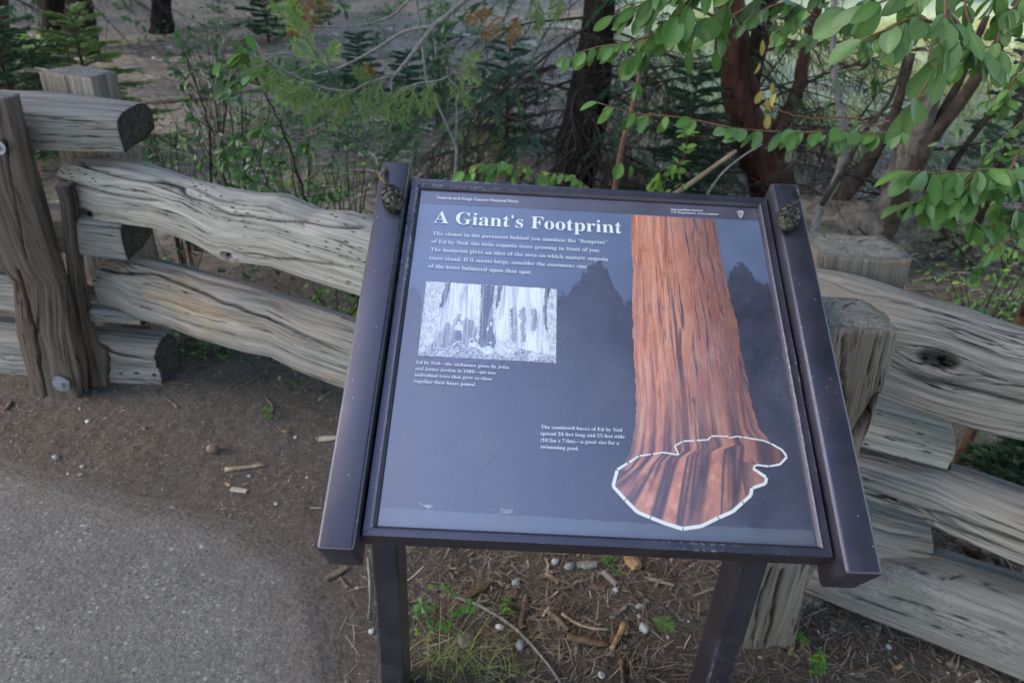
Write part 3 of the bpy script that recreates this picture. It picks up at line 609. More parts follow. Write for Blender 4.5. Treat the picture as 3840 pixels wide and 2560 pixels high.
# pale dirty strip at the foot, rusty at the lip
def dirt_col(n, v): return n.mix(n.noise(v, 40, 5, .7), (.045, .055, .075), (.085, .105, .12))
flat('grime_strip', [jag([(-.2998, -.274), (.1, -.280), (.2998, -.278)], .0012, .006) + [(.2998, -.2998), (-.2998, -.2998)]], printed('grime_strip', dirt_col), .0006, panel)
# the printed sequoia trunk: bark ridges run along it and fan out at the foot
z6 = lambda x, y: PL(2000 + x * .4677, 1500 + y * .4677)
tl = [(1450, 494), (1450, 560), (1454, 620), (1452, 700), (1454, 770), (1457, 850), (1462, 930), (1458, 985), (1449, 1040)]
tr = [(1642, 505), (1655, 590), (1668, 640), (1678, 690), (1693, 740), (1700, 800), (1716, 870), (1728, 930), (1745, 985), (1768, 1012)]
TLp = ov(*tl) + [z6(760, 510), z6(680, 560), z6(650, 690), z6(740, 800), z6(830, 895), z6(1050, 985), z6(1195, 1020)]
TRp = ov(*tr) + [z6(1850, 330), z6(2010, 420), z6(2020, 460), z6(1960, 510), z6(1860, 520), z6(1800, 520), z6(1760, 550), z6(1850, 610), z6(1850, 670), z6(1740, 710), z6(1720, 770), z6(1590, 885), z6(1400, 980), z6(1230, 1020)]
def resamp(p, n_):
    p = np.array(p); L = np.r_[0, np.cumsum(np.hypot(*np.diff(p, axis=0).T))]; L /= L[-1]; t = np.linspace(0, 1, n_); return np.stack([np.interp(t, L, p[:, 0]), np.interp(t, L, p[:, 1])], 1)
NA, NB = 90, 24
# the straight shaft
sh_n = 11
A = resamp(ov(*tl) + [z6(700, 560)], NA); B = resamp(ov(*tr) + [z6(1790, 340)], NA)
me = bpy.data.meshes.new('sequoia_trunk_picture'); v = []; uvs = []; fc = []
for i in range(NA):
    for j in range(NB):
        q = A[i] * (1 - j / (NB - 1)) + B[i] * (j / (NB - 1)); jx = (rnd.uniform(-.0012, .0012) if j in (0, NB - 1) else 0); v.append((q[0] + jx, q[1], .0008)); uvs.append((j / (NB - 1), i / (NA - 1)))
for i in range(NA - 1):
    for j in range(NB - 1): fc.append((i * NB + j, (i + 1) * NB + j, (i + 1) * NB + j + 1, i * NB + j + 1))
# the flared base: rows from the shaft's foot down to the outline
base_out = [z6(*q) for q in [(680, 558), (640, 685), (735, 790), (830, 895), (935, 935), (1055, 985), (1195, 1025), (1345, 1002), (1475, 938), (1595, 890), (1670, 818), (1735, 763), (1752, 700)]]
top_row = [(A[-1] * (1 - t) + B[-1] * t) for t in np.linspace(0, 1, NB)]; bo = resamp(base_out, NB); o0 = len(v); NC = 30
for i in range(NC):
    for j in range(NB):
        t = i / (NC - 1); q = np.array(top_row[j]) * (1 - t) + bo[j] * t; v.append((q[0], q[1], .0008)); uvs.append((j / (NB - 1), 1 + t * .5))
for i in range(NC - 1):
    for j in range(NB - 1): fc.append((o0 + i * NB + j, o0 + (i + 1) * NB + j, o0 + (i + 1) * NB + j + 1, o0 + i * NB + j + 1))
# the two right-hand lobes
for poly, c0 in (([z6(*q) for q in [(1640, 300), (1680, 298), (1840, 325), (1900, 350), (1990, 400), (2030, 455), (1970, 518), (1885, 535), (1785, 515)]], .93), ([z6(*q) for q in [(1640, 480), (1785, 520), (1755, 548), (1790, 570), (1868, 620), (1855, 672), (1750, 705), (1700, 760)]], .85)):
    o0 = len(v)
    for q in poly: v.append((q[0], q[1], .0009)); uvs.append((c0 + (q[0] - poly[0][0]) * 2, 1.2 - q[1]))
    fc.append(tuple(range(o0, o0 + len(poly))))
me.from_pydata(v, [], fc); l = me.uv_layers.new(name='UVMap')
vi = np.empty(len(me.loops), np.int32); me.loops.foreach_get('vertex_index', vi); l.data.foreach_set('uv', np.array(uvs, np.float32)[vi].ravel())
def bark_col(n, v):
    uv = n.n('ShaderNodeTexCoord').outputs['UV']; s = n.n('ShaderNodeSeparateXYZ'); n.l(uv, s.inputs[0])
    def sc(a, b):
        m = n.n('ShaderNodeMapping'); n.l(uv, m.inputs[0]); m.inputs['Scale'].default_value = (a, b, 1); return m.outputs[0]
    ridge = n.noise(sc(26, 3.6), 1, 6, .64, .7); fine = n.noise(sc(85, 16), 1, 4, .65); lump = n.noise(sc(7, 9), 1, 4, .55, .5)
    c = n.ramp(ridge, [(.28, (.12, .035, .022)), (.37, (.34, .085, .035)), (.47, (.58, .18, .07)), (.58, (.72, .28, .13)), (.74, (.88, .48, .28))])
    c = n.mix(n.ramp(fine, [(.34, .75), (.47, 0.)]), c, (.15, .045, .03)); c = n.mix(n.ramp(lump, [(.45, 0.), (.7, .5)]), c, (.70, .37, .24))
    # the photographed tree's own dark right flank, and the deep clefts between its buttresses
    edge_ = n.math('ADD', s.outputs[0], n.math('MULTIPLY', n.math('SUBTRACT', ridge, .5), 1.1))
    c = n.mix(n.math('MULTIPLY', n.ramp(edge_, [(.45, 0.), (.62, .45), (.88, .9)]), n.ramp(fine, [(.35, 1.), (.7, .5)])), c, (.085, .028, .026))
    gap = n.noise(sc(10, 1.1), 1, 3, .5, .8); c = n.mix(n.math('MULTIPLY', n.ramp(n.math('ABSOLUTE', n.math('SUBTRACT', gap, .5)), [(0., 1.), (.008, .9), (.02, 0.)]), n.ramp(s.outputs[0], [(.1, .25), (.5, 1.)])), c, (.03, .014, .016))
    lump2 = n.ramp(n.noise(sc(11, 8), 1, 5, .6, .6), [(.3, (.32, .085, .04)), (.45, (.56, .19, .09)), (.58, (.74, .31, .16)), (.72, (.86, .48, .30))])
    dk_ = n.ramp(s.outputs[0], [(.55, 1.), (.85, .35)]); c = n.mix(n.math('MULTIPLY', n.ramp(n.math('MULTIPLY', s.outputs[1], .667), [(.45, 0.), (.68, .8)]), dk_), c, lump2)
    low = n.ramp(n.math('MULTIPLY', s.outputs[1], .667), [(.0, 0.), (.4, 0.), (.64, 1.)]); w1 = n.noise(sc(7.5, .4), 1, 2, .5, .25); cl = n.ramp(n.math('ABSOLUTE', n.math('SUBTRACT', w1, .48)), [(0., 1.), (.022, .85), (.085, 0.)])
    c = n.mix(n.math('MULTIPLY', low, cl), c, (.05, .018, .016))
    return c
me.materials.append(printed('printed_red_bark', bark_col)); tk = bpy.data.objects.new('sequoia_trunk_picture', me); COL.objects.link(tk); tk.parent = panel
# dashed white outline of the footprint
FO = [(672, 558, 16), (638, 690, 16), (735, 797, 17), (832, 897, 17), (935, 940, 18), (1055, 988, 18), (1195, 1032, 19), (1345, 1010, 18), (1478, 945, 18), (1597, 893, 18), (1675, 822, 17), (1742, 763, 17), (1750, 706, 16), (1858, 670, 16), (1868, 622, 16), (1792, 570, 13), (1758, 547, 12), (1785, 520, 9), (1885, 532, 9), (1975, 516, 11), (2032, 455, 12), (1992, 400, 10), (1905, 350, 8), (1845, 326, 7), (1680, 298, 6), (1632, 291, 6), (1568, 305, 6), (1553, 291, 6), (1425, 289, 7), (1400, 319, 7), (1200, 330, 7), (1132, 368, 8), (1163, 440, 8), (1045, 420, 7), (850, 447, 8), (672, 558, 14)]
dashes = []
for i in range(len(FO) - 1):
    a = Vector((FO[i][0], FO[i][1])); b = Vector((FO[i + 1][0], FO[i + 1][1])); wa, wb = FO[i][2] * .82, FO[i + 1][2] * .82; L = (b - a).length; nd = max(1, round(L / 115)); d = (b - a).normalized(); nn = Vector((-d.y, d.x))
    for k in range(nd):
        t0, t1 = k / nd, (k + 1) / nd; g_ = 8. / L; t0 += g_ if (k > 0 or i % 2 == 0) else 0.; t1 -= g_ if (k < nd - 1) else 0.
        p, q = a.lerp(b, t0), a.lerp(b, t1); w0, w1 = wa + (wb - wa) * t0, wa + (wb - wa) * t1
        dashes.append([z6(*(p + nn * w0)), z6(*(p - nn * w0)), z6(*(q - nn * w1)), z6(*(q + nn * w1))])
WHM = printed('printed_white', lambda n, v: n.mix(n.noise(v, 50, 3, .6), (.74, .74, .70), (.82, .82, .78)))
for k, d in enumerate(dashes): flat('outline_dash', [d], WHM, .0011 + .00001 * (k % 3), panel)
# the old black and white picture
z5 = lambda x, y: PL(1500 + x * .3189, 1000 + y * .3189)
def photo_mat(name, lo, hi, sx, sy, c=.5, wd=.12, dist=1.2):
    def f(n, v):
        m = n.n('ShaderNodeMapping'); n.l(v, m.inputs[0]); m.inputs['Scale'].default_value = (sx, sy, 1)
        return n.ramp(n.noise(m.outputs[0], 1, 6, .7, dist), [(c - wd, lo), (c + wd, hi)])
    return printed(name, f)
INK, WHT, GRY = (.06, .065, .12), (.78, .80, .80), (.34, .36, .45)
P1 = photo_mat('old_photo_leaves', (.22, .24, .32), (.78, .80, .78), 190, 150, .46, .12)
P2 = photo_mat('old_photo_bark_light', (.30, .32, .42), (.86, .87, .86), 95, 8, .46, .11)
P3 = photo_mat('old_photo_bark_dark', (.07, .075, .13), (.52, .54, .6), 150, 14, .50, .13)
P6 = photo_mat('old_photo_cleft', (.035, .04, .075), (.40, .42, .5), 170, 12, .56, .10)
P4 = photo_mat('old_photo_ground', INK, (.62, .64, .68), 260, 200, .5, .09)
P5 = photo_mat('old_photo_ink', INK, (.14, .15, .22), 200, 200)
ph = [(310, 173), (1843, 265), (1832, 1135), (210, 1048)]
old = flat('old_photograph', [[z5(*q) for q in ph]], P1, .0005, panel)
def sub(name, polys, mat, h, jg=.0010):
    if name == 'pictured_shade' and len(polys) > 1:
        for i_, p_ in enumerate(polys): sub(name, [p_], mat, h + i_ * .00003, jg)
        return
    return flat(name, [jag([z5(*q) for q in p] + [z5(*p[0])], jg, .004)[:-1] for p in polys], mat, h, old)
sub('pictured_trunk', [[(610, 192), (945, 212), (935, 560), (905, 800), (870, 1070), (260, 1045), (420, 750), (500, 480)],
     [(1150, 225), (1700, 257), (1740, 620), (1740, 820), (1800, 1060), (1520, 1090), (1160, 1080), (1120, 700)]], P2, .0008)
sub('pictured_shade', [[(540, 188), (602, 192), (545, 400), (495, 480), (465, 470)], [(960, 215), (1120, 223), (1085, 430), (1090, 640), (1130, 900), (1100, 960), (960, 960), (925, 900), (945, 560)],
     [(1150, 225), (1205, 228), (1150, 480), (1125, 490)], [(1710, 258), (1765, 262), (1730, 420), (1720, 640), (1745, 790), (1700, 700), (1690, 520)]], P6, .0010, .0012)
sub('pictured_shade', [[(480, 760), (560, 640), (600, 700), (650, 600), (700, 560), (720, 640), (790, 600), (860, 640), (880, 720), (930, 740), (900, 800), (890, 900), (840, 860), (800, 960), (720, 920), (640, 900), (520, 960), (420, 950), (300, 1030), (250, 1030), (380, 900)],
     [(1300, 500), (1345, 480), (1360, 600), (1350, 800), (1380, 900), (1310, 880)], [(1400, 520), (1460, 470), (1480, 560), (1470, 740), (1500, 880), (1430, 900), (1420, 700)], [(1520, 500), (1600, 500), (1620, 640), (1600, 760), (1540, 740), (1560, 620)]], P3, .00104, .0022)
sub('pictured_ground', [[(212, 1030), (420, 960), (700, 910), (900, 960), (1000, 1000), (1400, 960), (1560, 1000), (1832, 1060), (1832, 1132), (212, 1046)]], P4, .0012)
def blob(cx, cy, rx, ry, k=14): return [(cx + rx * math.cos(a) * rnd.uniform(.85, 1.1), cy + ry * math.sin(a) * rnd.uniform(.85, 1.1)) for a in [i / k * 6.283 for i in range(k)]]
sub('pictured_shrub', [blob(1040, 985, 75, 55), blob(1250, 970, 115, 110), blob(1570, 1050, 80, 50)], P1, .0013)
fig = printed('old_photo_figure_white', lambda n, v: n.mix(n.noise(v, 300, 3), (.62, .64, .7), (.8, .82, .84)))
def man(x, y, vest, name):
    sub(name, [[(x - 38, y + 60), (x - 18, y + 42), (x + 18, y + 42), (x + 40, y + 62), (x + 50, y + 120), (x + 40, y + 160), (x + 28, y + 158), (x + 30, y + 115), (x + 20, y + 125), (x - 24, y + 122), (x - 30, y + 95), (x - 46, y + 120), (x - 56, y + 100)],
         [(x - 14, y + 8), (x + 14, y + 8), (x + 14, y + 32), (x + 5, y + 40), (x - 6, y + 40), (x - 14, y + 30)], [(x - 32, y + 262), (x - 14, y + 236), (x - 4, y + 238), (x - 14, y + 264)], [(x - 10, y + 268), (x + 6, y + 236), (x + 16, y + 238), (x + 6, y + 268)]], fig, .0014, .0001)
    sub(name, [[(x - 26, y + 118), (x + 24, y + 122), (x + 36, y + 180), (x + 18, y + 240), (x + 2, y + 240), (x - 2, y + 190), (x - 8, y + 240), (x - 30, y + 238), (x - 34, y + 180)], [(x - 30, y + 6), (x - 14, y - 2), (x - 8, y - 14), (x + 8, y - 14), (x + 14, y - 2), (x + 30, y + 6), (x, y + 10)]]
        + ([[(x - 28, y + 52), (x - 10, y + 46), (x, y + 70), (x + 10, y + 46), (x + 26, y + 54), (x + 22, y + 122), (x - 26, y + 118)]] if vest else []), P5, .0015, .0001)
man(692, 635, False, 'pictured_man'); man(1070, 645, True, 'pictured_man')
for q_ in ([(790, 517), (858, 532), (856, 548), (790, 534)], [(1170, 558), (1250, 560), (1250, 575), (1168, 572)], [(820, 850), (872, 852), (870, 918), (815, 916)]): sub('pictured_sign', [q_], fig, .0016, .0001)
sub('pictured_sign', [[(830, 862), (862, 864), (860, 900), (828, 898)]], P5, .0017, .0001)
# lettering ---------------------------------------------------------------
def serif(s):
    o = ''
    for c in s:
        if 'A' <= c <= 'Z': o += chr(0x1D400 + ord(c) - 65)
        elif 'a' <= c <= 'z': o += chr(0x1D41A + ord(c) - 97)
        elif '0' <= c <= '9': o += chr(0x1D7CE + ord(c) - 48)
        else: o += c
    return o
def letter(name, text, a, b, cap, mat, off=0., h=.0018, bold=True):
    """text laid from baseline point a to baseline point b (panel metres), capital height cap"""
    cu = bpy.data.curves.new('t', 'FONT'); cu.body = text; cu.size = 1.; cu.offset = off; cu.resolution_u = 2
    o = bpy.data.objects.new('t', cu); COL.objects.link(o); bpy.context.view_layer.update()
    me = bpy.data.meshes.new_from_object(o.evaluated_get(bpy.context.evaluated_depsgraph_get())); bpy.data.objects.remove(o)
    co = np.empty(len(me.vertices) * 3, np.float32); me.vertices.foreach_get('co', co); co = co.reshape(-1, 3)
    x0, x1 = co[:, 0].min(), co[:, 0].max(); a = np.array(a); b = np.array(b); L = np.linalg.norm(b - a); e = (b - a) / L; f = np.array([-e[1], e[0]])
    x = (co[:, 0] - x0) / (x1 - x0) * L; y = co[:, 1] * cap / .69
    co[:, :2] = a + x[:, None] * e + y[:, None] * f; co[:, 2] = h; me.vertices.foreach_set('co', co.ravel())
    me.materials.clear(); me.materials.append(mat); me.update()
    o = bpy.data.objects.new(name, me); COL.objects.link(o); o.parent = panel; return o
z4 = lambda x, y: PL(1540 + x * .38265, 700 + y * .38265); z2 = lambda x, y: PL(1200 + x * .6378, 1560 + y * .6378); z3 = lambda x, y: PL(2440 + x * .6378, y * .6378)
TX = printed('printed_text_white', lambda n, v: n.mix(n.noise(v, 120, 2), (.80, .85, .88), (.9, .93, .95)))
TY = printed('printed_text_pale', lambda n, v: n.mix(n.noise(v, 120, 2), (.62, .65, .72), (.72, .74, .8)))
capT = (Vector(z4(1165, 293)) - Vector(z4(1160, 412))).length
letter('title_lettering', serif('A Giant\u2019s Footprint'), z4(223, 360), z4(2068, 465), capT, TX, -.0018)
capB = (Vector(z4(218, 442)) - Vector(z4(216, 478))).length * 1.0
for s, a, b in (('The stones in the pavement behind you simulate the \u201cfootprint\u201d', (215, 480), (1928, 570)), ('of Ed by Ned, the twin sequoia trees growing in front of you.', (202, 559), (1855, 648)),
                ('The footprint gives an idea of the area on which mature sequoia', (193, 638), (1935, 735)), ('trees stand. If it seems large, consider the enormous size', (182, 720), (1725, 806)), ('of the trees balanced upon that spot.', (172, 800), (1185, 863))):
    letter('text_line', serif(s), z4(*a), z4(*b), capB, TY)
for s, a, b in (('Ed by Ned\u2014the nickname given by John', (190, 1145), (1280, 1208)), ('and James Jordan in 1906\u2014are two', (180, 1218), (1122, 1273)), ('individual trees that grew so close', (173, 1292), (1078, 1343)), ('together their bases joined.', (163, 1366), (890, 1411))):
    letter('text_line', serif(s), z5(*a), z5(*b), (Vector(z5(190, 1107)) - Vector(z5(190, 1145))).length, TY)
for s, a, b in (('The combined bases of Ed by Ned', (1298, 75), (1776, 94)), ('spread 34 feet long and 25 feet wide', (1297, 113), (1790, 133)), ('(10.3m x 7.6m)\u2014a great size for a', (1296, 153), (1757, 170)), ('swimming pool.', (1296, 191), (1520, 203))):
    letter('text_line', serif(s), z2(*a), z2(*b), (Vector(z2(1300, 51)) - Vector(z2(1300, 75))).length * .85, TY)
letter('text_line', 'Sequoia and Kings Canyon National Parks', z4(256, 124), z4(1055, 164), (Vector(z4(262, 97)) - Vector(z4(262, 123))).length, TX, .006)
letter('text_line', 'National Park Service', z3(118, 1241), z3(305, 1247), .0042, TX, .008); letter('text_line', 'U.S. Department of the Interior', z3(119, 1256), z3(398, 1269), .0042, TX, .008)
# agency emblem: an arrowhead pointing down with a small tree and peak
q = lambda *p: [z3(525 + (x) * .9, 1266 + (y) * .9) for x, y in p]
AR = printed('printed_grey_emblem', lambda n, v: n.mix(n.noise(v, 300, 2), (.36, .38, .40), (.55, .57, .6)))
em = flat('emblem', [q((-23, -22), (-10, -25), (0, -26), (12, -25), (22, -20), (21, -4), (14, 10), (5, 24), (2, 24), (-6, 12), (-18, -6))], AR, .0018, panel)
flat('emblem_tree', [q((-12, -18), (-7, -10), (-9, 2), (-14, -4), (-17, -12)), q((2, -14), (8, -6), (12, 2), (0, 4), (-4, -4))], P5, .0020, em)
# scratches and droppings on the sheet
SCR = printed('scratch_scuff', lambda n, v: n.mix(.5, (.02, .02, .03), (.05, .05, .07)))
SCL = printed('pale_scratch', lambda n, v: n.mix(.5, (.5, .52, .58), (.6, .6, .66)))
def streak(pts, wd, mat, h=.0007):
    p = [Vector(z2(*a)) for a in pts]
    L = []; R = []
    for i, a in enumerate(p):
        d = (p[min(i + 1, len(p) - 1)] - p[max(i - 1, 0)]).normalized(); nn = Vector((-d.y, d.x)) * wd * (.4 + .6 * math.sin(3.14 * i / (len(p) - 1))) * rnd.uniform(.6, 1.3); L.append(a + nn); R.append(a - nn)
    return [tuple(a) for a in L] + [tuple(a) for a in R[::-1]]
for i_, s_ in enumerate([streak([(900, 375), (940, 330), (985, 275), (1030, 225)], .0007, 0), streak([(740, 187), (770, 155), (800, 130), (830, 108)], .0006, 0), streak([(1090, 130), (1130, 85), (1180, 40)], .0005, 0), streak([(814, 322), (820, 312), (828, 306)], .0014, 0),
                 streak([(1352, 668), (1362, 652), (1372, 640)], .001, 0), streak([(1134, 575), (1140, 562)], .001, 0), streak([(820, 138), (830, 142)], .0012, 0)]): flat('scratch', [s_], SCR, .0007, panel)
for s_ in [streak([(575 + i * 7, 505 + i * 5), (610 + i * 7, 525 + i * 4), (655 + i * 3, 520 + i * 3)], .0004, 0) for i in range(5)] + [streak([(1060, 540 + i * 9), (1095, 553 + i * 6), (1135, 548 + i * 6)], .0004, 0) for i in range(4)]: flat('scratch', [s_], SCL, .00075, panel)
# bronze cones cast on the rails
M['bronze'] = (lambda n: (n.bump(n.noise(n.coord('Object'), 400, 3, .7), .4, .001), n.set(n.mix(n.ramp(n.noise(n.coord('Object'), 90, 4, .7), [(.35, 0.), (.7, 1.)]), (.018, .016, .014), (.075, .066, .052)), .36, .6, .65))[1])(NT('dark_bronze'))
M['twig_brown'] = simple_mat('brown_cone_stalk', (.07, .05, .035), (.20, .15, .10), 150, .6, .5, .001)
def cone(cu, cv, ang, L, W, stem, smat, label):
    """egg of overlapping wrinkled shields; long axis at ang in the panel plane"""
    R = np.linspace(0, 1, 64); TH = np.linspace(0, 2 * math.pi, 72, endpoint=False); ca, sa = math.cos(ang), math.sin(ang); mb = MB(); V = []
    for i, r in enumerate(R):
        x = (r - .5) * L; prof = W * .5 * math.sqrt(max(0., 1 - (2 * r - 1) ** 2)) * (1.06 - .25 * (r - .45))
        for th in TH:
            # diamond shields in crossing spirals
            row = r * 5.2; k = int(row); fx = row - k; col = (th / 6.283 * 5 + .5 * (k % 2)); fc_ = abs((col % 1) - .5) * 2; fy = abs(fx - .5) * 2
            e = max(fc_, fy); groove = math.exp(-((1 - e) / .16) ** 2); wr = n2(np.array([th * 9 + k]), np.array([r * 46]), 8)[0]
            rr = prof * (1.0 - .24 * groove + .05 * (wr - .5) + .05 * (1 - fy) ) 
            y = rr * math.cos(th); z = rr * .78 * math.sin(th)
            V.append(SP(cu + x * ca - y * sa, cv + x * sa + y * ca, .030 + W * .27 + z))
    F = []; n_ = len(TH)
    for i in range(len(R) - 1):
        for j in range(n_): F.append((i * n_ + j, i * n_ + (j + 1) % n_, (i + 1) * n_ + (j + 1) % n_, (i + 1) * n_ + j))
    mb.add(V, F); o = mb.build('cone_ornament', M['bronze'], sign, True); tag(o, label)
    mb = MB(); mb.tube([SP(*p) for p in stem], [.0026, .0030, .0027, .0032, .0042, .0035][:len(stem)], 9, rough=.3); mb.build('stalk', smat, o, True)
a0, a1 = PL(1446, 692, .03), PL(1500, 782, .03)
def mkcone(top, bot, W, stempx, smat, label):
    a, b = Vector(PL(*top, .045)), Vector(PL(*bot, .045)); c = (a + b) / 2; d = b - a
    cone(c.x, c.y, math.atan2(d.y, d.x), d.length, W, [(*PL(x, y, h), h) for x, y, h in stempx], smat, label)
mkcone((1452, 690), (1494, 780), .035, [(1448, 694, .045), (1439, 678, .05), (1427, 664, .05), (1432, 650, .045), (1444, 636, .038), (1447, 633, .032)], M['twig_brown'], 'bronze cone with a curved brown stalk on the left rail')
mkcone((2976, 766), (2944, 855), .035, [(2975, 768, .045), (2988, 756, .046), (2998, 742, .044), (2990, 730, .04), (2983, 718, .033)], M['bronze'], 'bronze cone with a short dark stalk on the right rail')
# ------------------------------------------------------------------ trees, shrubs and fallen wood
M['bark_dark'] = simple_mat('dark_furrowed_bark', (.006, .005, .0045), (.034, .027, .024), 9, .95, .9, .03, .1, 6, stretch=(6, 6, 1))
M['bark_red'] = simple_mat('red_peeling_bark', (.018, .012, .010), (.095, .036, .024), 5, .8, .8, .02, .2, 6, stretch=(5, 5, 1.2))
M['bark_grey'] = simple_mat('grey_shaggy_bark', (.055, .047, .042), (.26, .225, .20), 6, .95, .9, .02, .1, 6, stretch=(3, 3, 2))
M['bark_brown'] = simple_mat('brown_stem_bark', (.020, .015, .012), (.075, .055, .045), 20, .85, .5, .006, .2)
M['twig_grey'] = simple_mat('grey_twig_bark', (.10, .095, .095), (.24, .23, .23), 60, .8, .4, .003, .2)
M['twig_dark'] = simple_mat('dark_dead_twig', (.018, .015, .013), (.07, .058, .05), 40, .9, .3, .003, .1)
M['twig_red'] = simple_mat('red_brown_twig', (.09, .04, .03), (.20, .10, .07), 80, .6, .3, .002, .3)
M['log_pale'] = simple_mat('bleached_log_wood', (.22, .20, .18), (.52, .49, .46), 6, .9, .6, .02, .1, 5, stretch=(1, 5, 5))
M['log_tan'] = simple_mat('half_barked_log', (.07, .05, .04), (.36, .27, .18), 3, .9, .6, .02, .1, 4)
M['leaf'] = leaf_mat('broad_leaf_green', (.045, .115, .026), (.105, .215, .048))
M['leaf_top'] = leaf_mat('broad_leaf_blue_green', (.065, .135, .042), (.12, .215, .080))
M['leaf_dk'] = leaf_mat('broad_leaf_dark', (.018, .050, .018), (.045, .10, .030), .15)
M['leaf_yl'] = leaf_mat('broad_leaf_yellow_green', (.12, .22, .03), (.22, .34, .06), .4)
M['leaf_gold'] = leaf_mat('broad_leaf_gold', (.28, .22, .05), (.40, .30, .09), .4)
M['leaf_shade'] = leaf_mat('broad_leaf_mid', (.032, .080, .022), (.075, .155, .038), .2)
M['needle'] = leaf_mat('needle_green', (.045, .085, .026), (.13, .20, .055), .2, .3, .6)
M['needle_fresh'] = leaf_mat('needle_fresh_green', (.10, .20, .045), (.20, .33, .085), .3, .3, .6)
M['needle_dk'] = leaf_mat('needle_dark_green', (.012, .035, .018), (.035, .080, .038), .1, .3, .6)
M['needle_blue'] = leaf_mat('needle_blue_green', (.030, .065, .048), (.07, .125, .09), .1, .3, .6)
M['needle_brown'] = leaf_mat('needle_brown', (.10, .055, .022), (.24, .13, .045), .2, .2, .7)
M['grass'] = leaf_mat('grass_blades', (.18, .22, .07), (.44, .42, .20), .3, .2, .7)
M['grass_green'] = leaf_mat('grass_blades_green', (.08, .16, .035), (.28, .32, .10), .3, .2, .6)

def leaf_me(name, L, W, mat, cup=.25, tip=.5, bend=.25, seg=9):
    """oval leaf: two halves folded up from the midrib, arched along its length"""
    v = []; f = []; c = []
    for i in range(seg + 1):
        t = i / seg; wd = W * .5 * (math.sin(math.pi * t ** 1.08) ** .62 if 0 < t < 1 else 0.0)
        x = t * L; z = -bend * L * t * t
        for s, wf in ((-1, 1.), (-.5, .5), (0, 0.), (.5, .5), (1, 1.)):
            y = s * wd; v.append((x, y, z + cup * abs(y) + (.0 if s else -.0006))); c.append((1.18, 1.18, 1.1) if s == 0 else ((1., 1., 1.) if abs(s) == .5 else (.9, .9, .9)))
    for i in range(seg):
        for k in range(4): a = i * 5 + k; f.append((a, a + 1, a + 6, a + 5))
    o = len(v); v += [(-.14 * L, 0, .02 * L), (0, .012 * L, 0), (0, -.012 * L, 0)]; c += [(1.4, .9, .7)] * 3; f.append((o, o + 1, o + 2))
    me = bpy.data.meshes.new(name); me.from_pydata(v, [], f); me.polygons.foreach_set('use_smooth', np.ones(len(f), bool))
    a = me.color_attributes.new('Col', 'FLOAT_COLOR', 'POINT'); a.data.foreach_set('color', np.array([(*q, 1) for q in c], np.float32).ravel())
    me.materials.append(mat); me.update(); return me
def leaf_set(mat, L=1., W=.6): return [leaf_me('leaf', L, W * k, mat, cu, .5, be) for k, cu, be in ((1., .25, .22), (.78, .12, .42), (1.08, .34, .1), (.66, .05, .34))]
LS = {k: leaf_set(M[m], 1., w_) for k, m, w_ in (('g', 'leaf', .62), ('b', 'leaf_top', .62), ('d', 'leaf_dk', .55), ('y', 'leaf_yl', .5), ('o', 'leaf_gold', .5), ('m', 'leaf_shade', .5))}
def put_leaf(parent, kind, p, d, size, nrm=None, name='leaf', jit=.75):
    me = LS[kind][rnd.randrange(4)]; d = Vector(d).normalized(); up = Vector(nrm) if nrm is not None else Vector((0, -.45, 1))
    up = (up + Vector((rnd.uniform(-jit, jit), rnd.uniform(-jit, jit), rnd.uniform(-jit, jit) * .6))).normalized(); y = up.cross(d)
    if y.length < .1: y = Vector((1, 0, 0)).cross(d)
    y.normalize(); z = d.cross(y); s = size * rnd.uniform(.68, 1.15)
    o = bpy.data.objects.new(name, me); COL.objects.link(o); o.parent = parent; o.matrix_parent_inverse = Matrix.Translation(-parent.location)
    o.matrix_basis = Matrix(((d.x * s, y.x * s, z.x * s, p[0]), (d.y * s, y.y * s, z.y * s, p[1]), (d.z * s, y.z * s, z.z * s, p[2]), (0, 0, 0, 1))); return o
def pts_px(pts): return [V3(Y(x, y, d)) for x, y, d in pts]
def smooth(pts, k=5):
    """Catmull-Rom through the points"""
    P = [Vector(p) for p in pts]; P = [P[0] * 2 - P[1]] + P + [P[-1] * 2 - P[-2]]; out = []
    for i in range(1, len(P) - 2):
        for j in range(k):
            t = j / k; out.append(.5 * ((2 * P[i]) + (P[i + 1] - P[i - 1]) * t + (2 * P[i - 1] - 5 * P[i] + 4 * P[i + 1] - P[i + 2]) * t * t + (3 * P[i] - P[i - 1] - 3 * P[i + 1] + P[i + 2]) * t ** 3))
    return out + [P[-2]]
def stem(mb, pts, r0, r1, seg=6, rough=.1, wig=0.):
    P = smooth(pts); n_ = len(P)
    if wig: P = [p + Vector((rnd.uniform(-wig, wig), rnd.uniform(-wig, wig), rnd.uniform(-wig, wig))) for p in P]
    mb.tube(P, [r0 + (r1 - r0) * i / (n_ - 1) for i in range(n_)], seg, rough=rough, seed=rnd.randrange(99)); return P
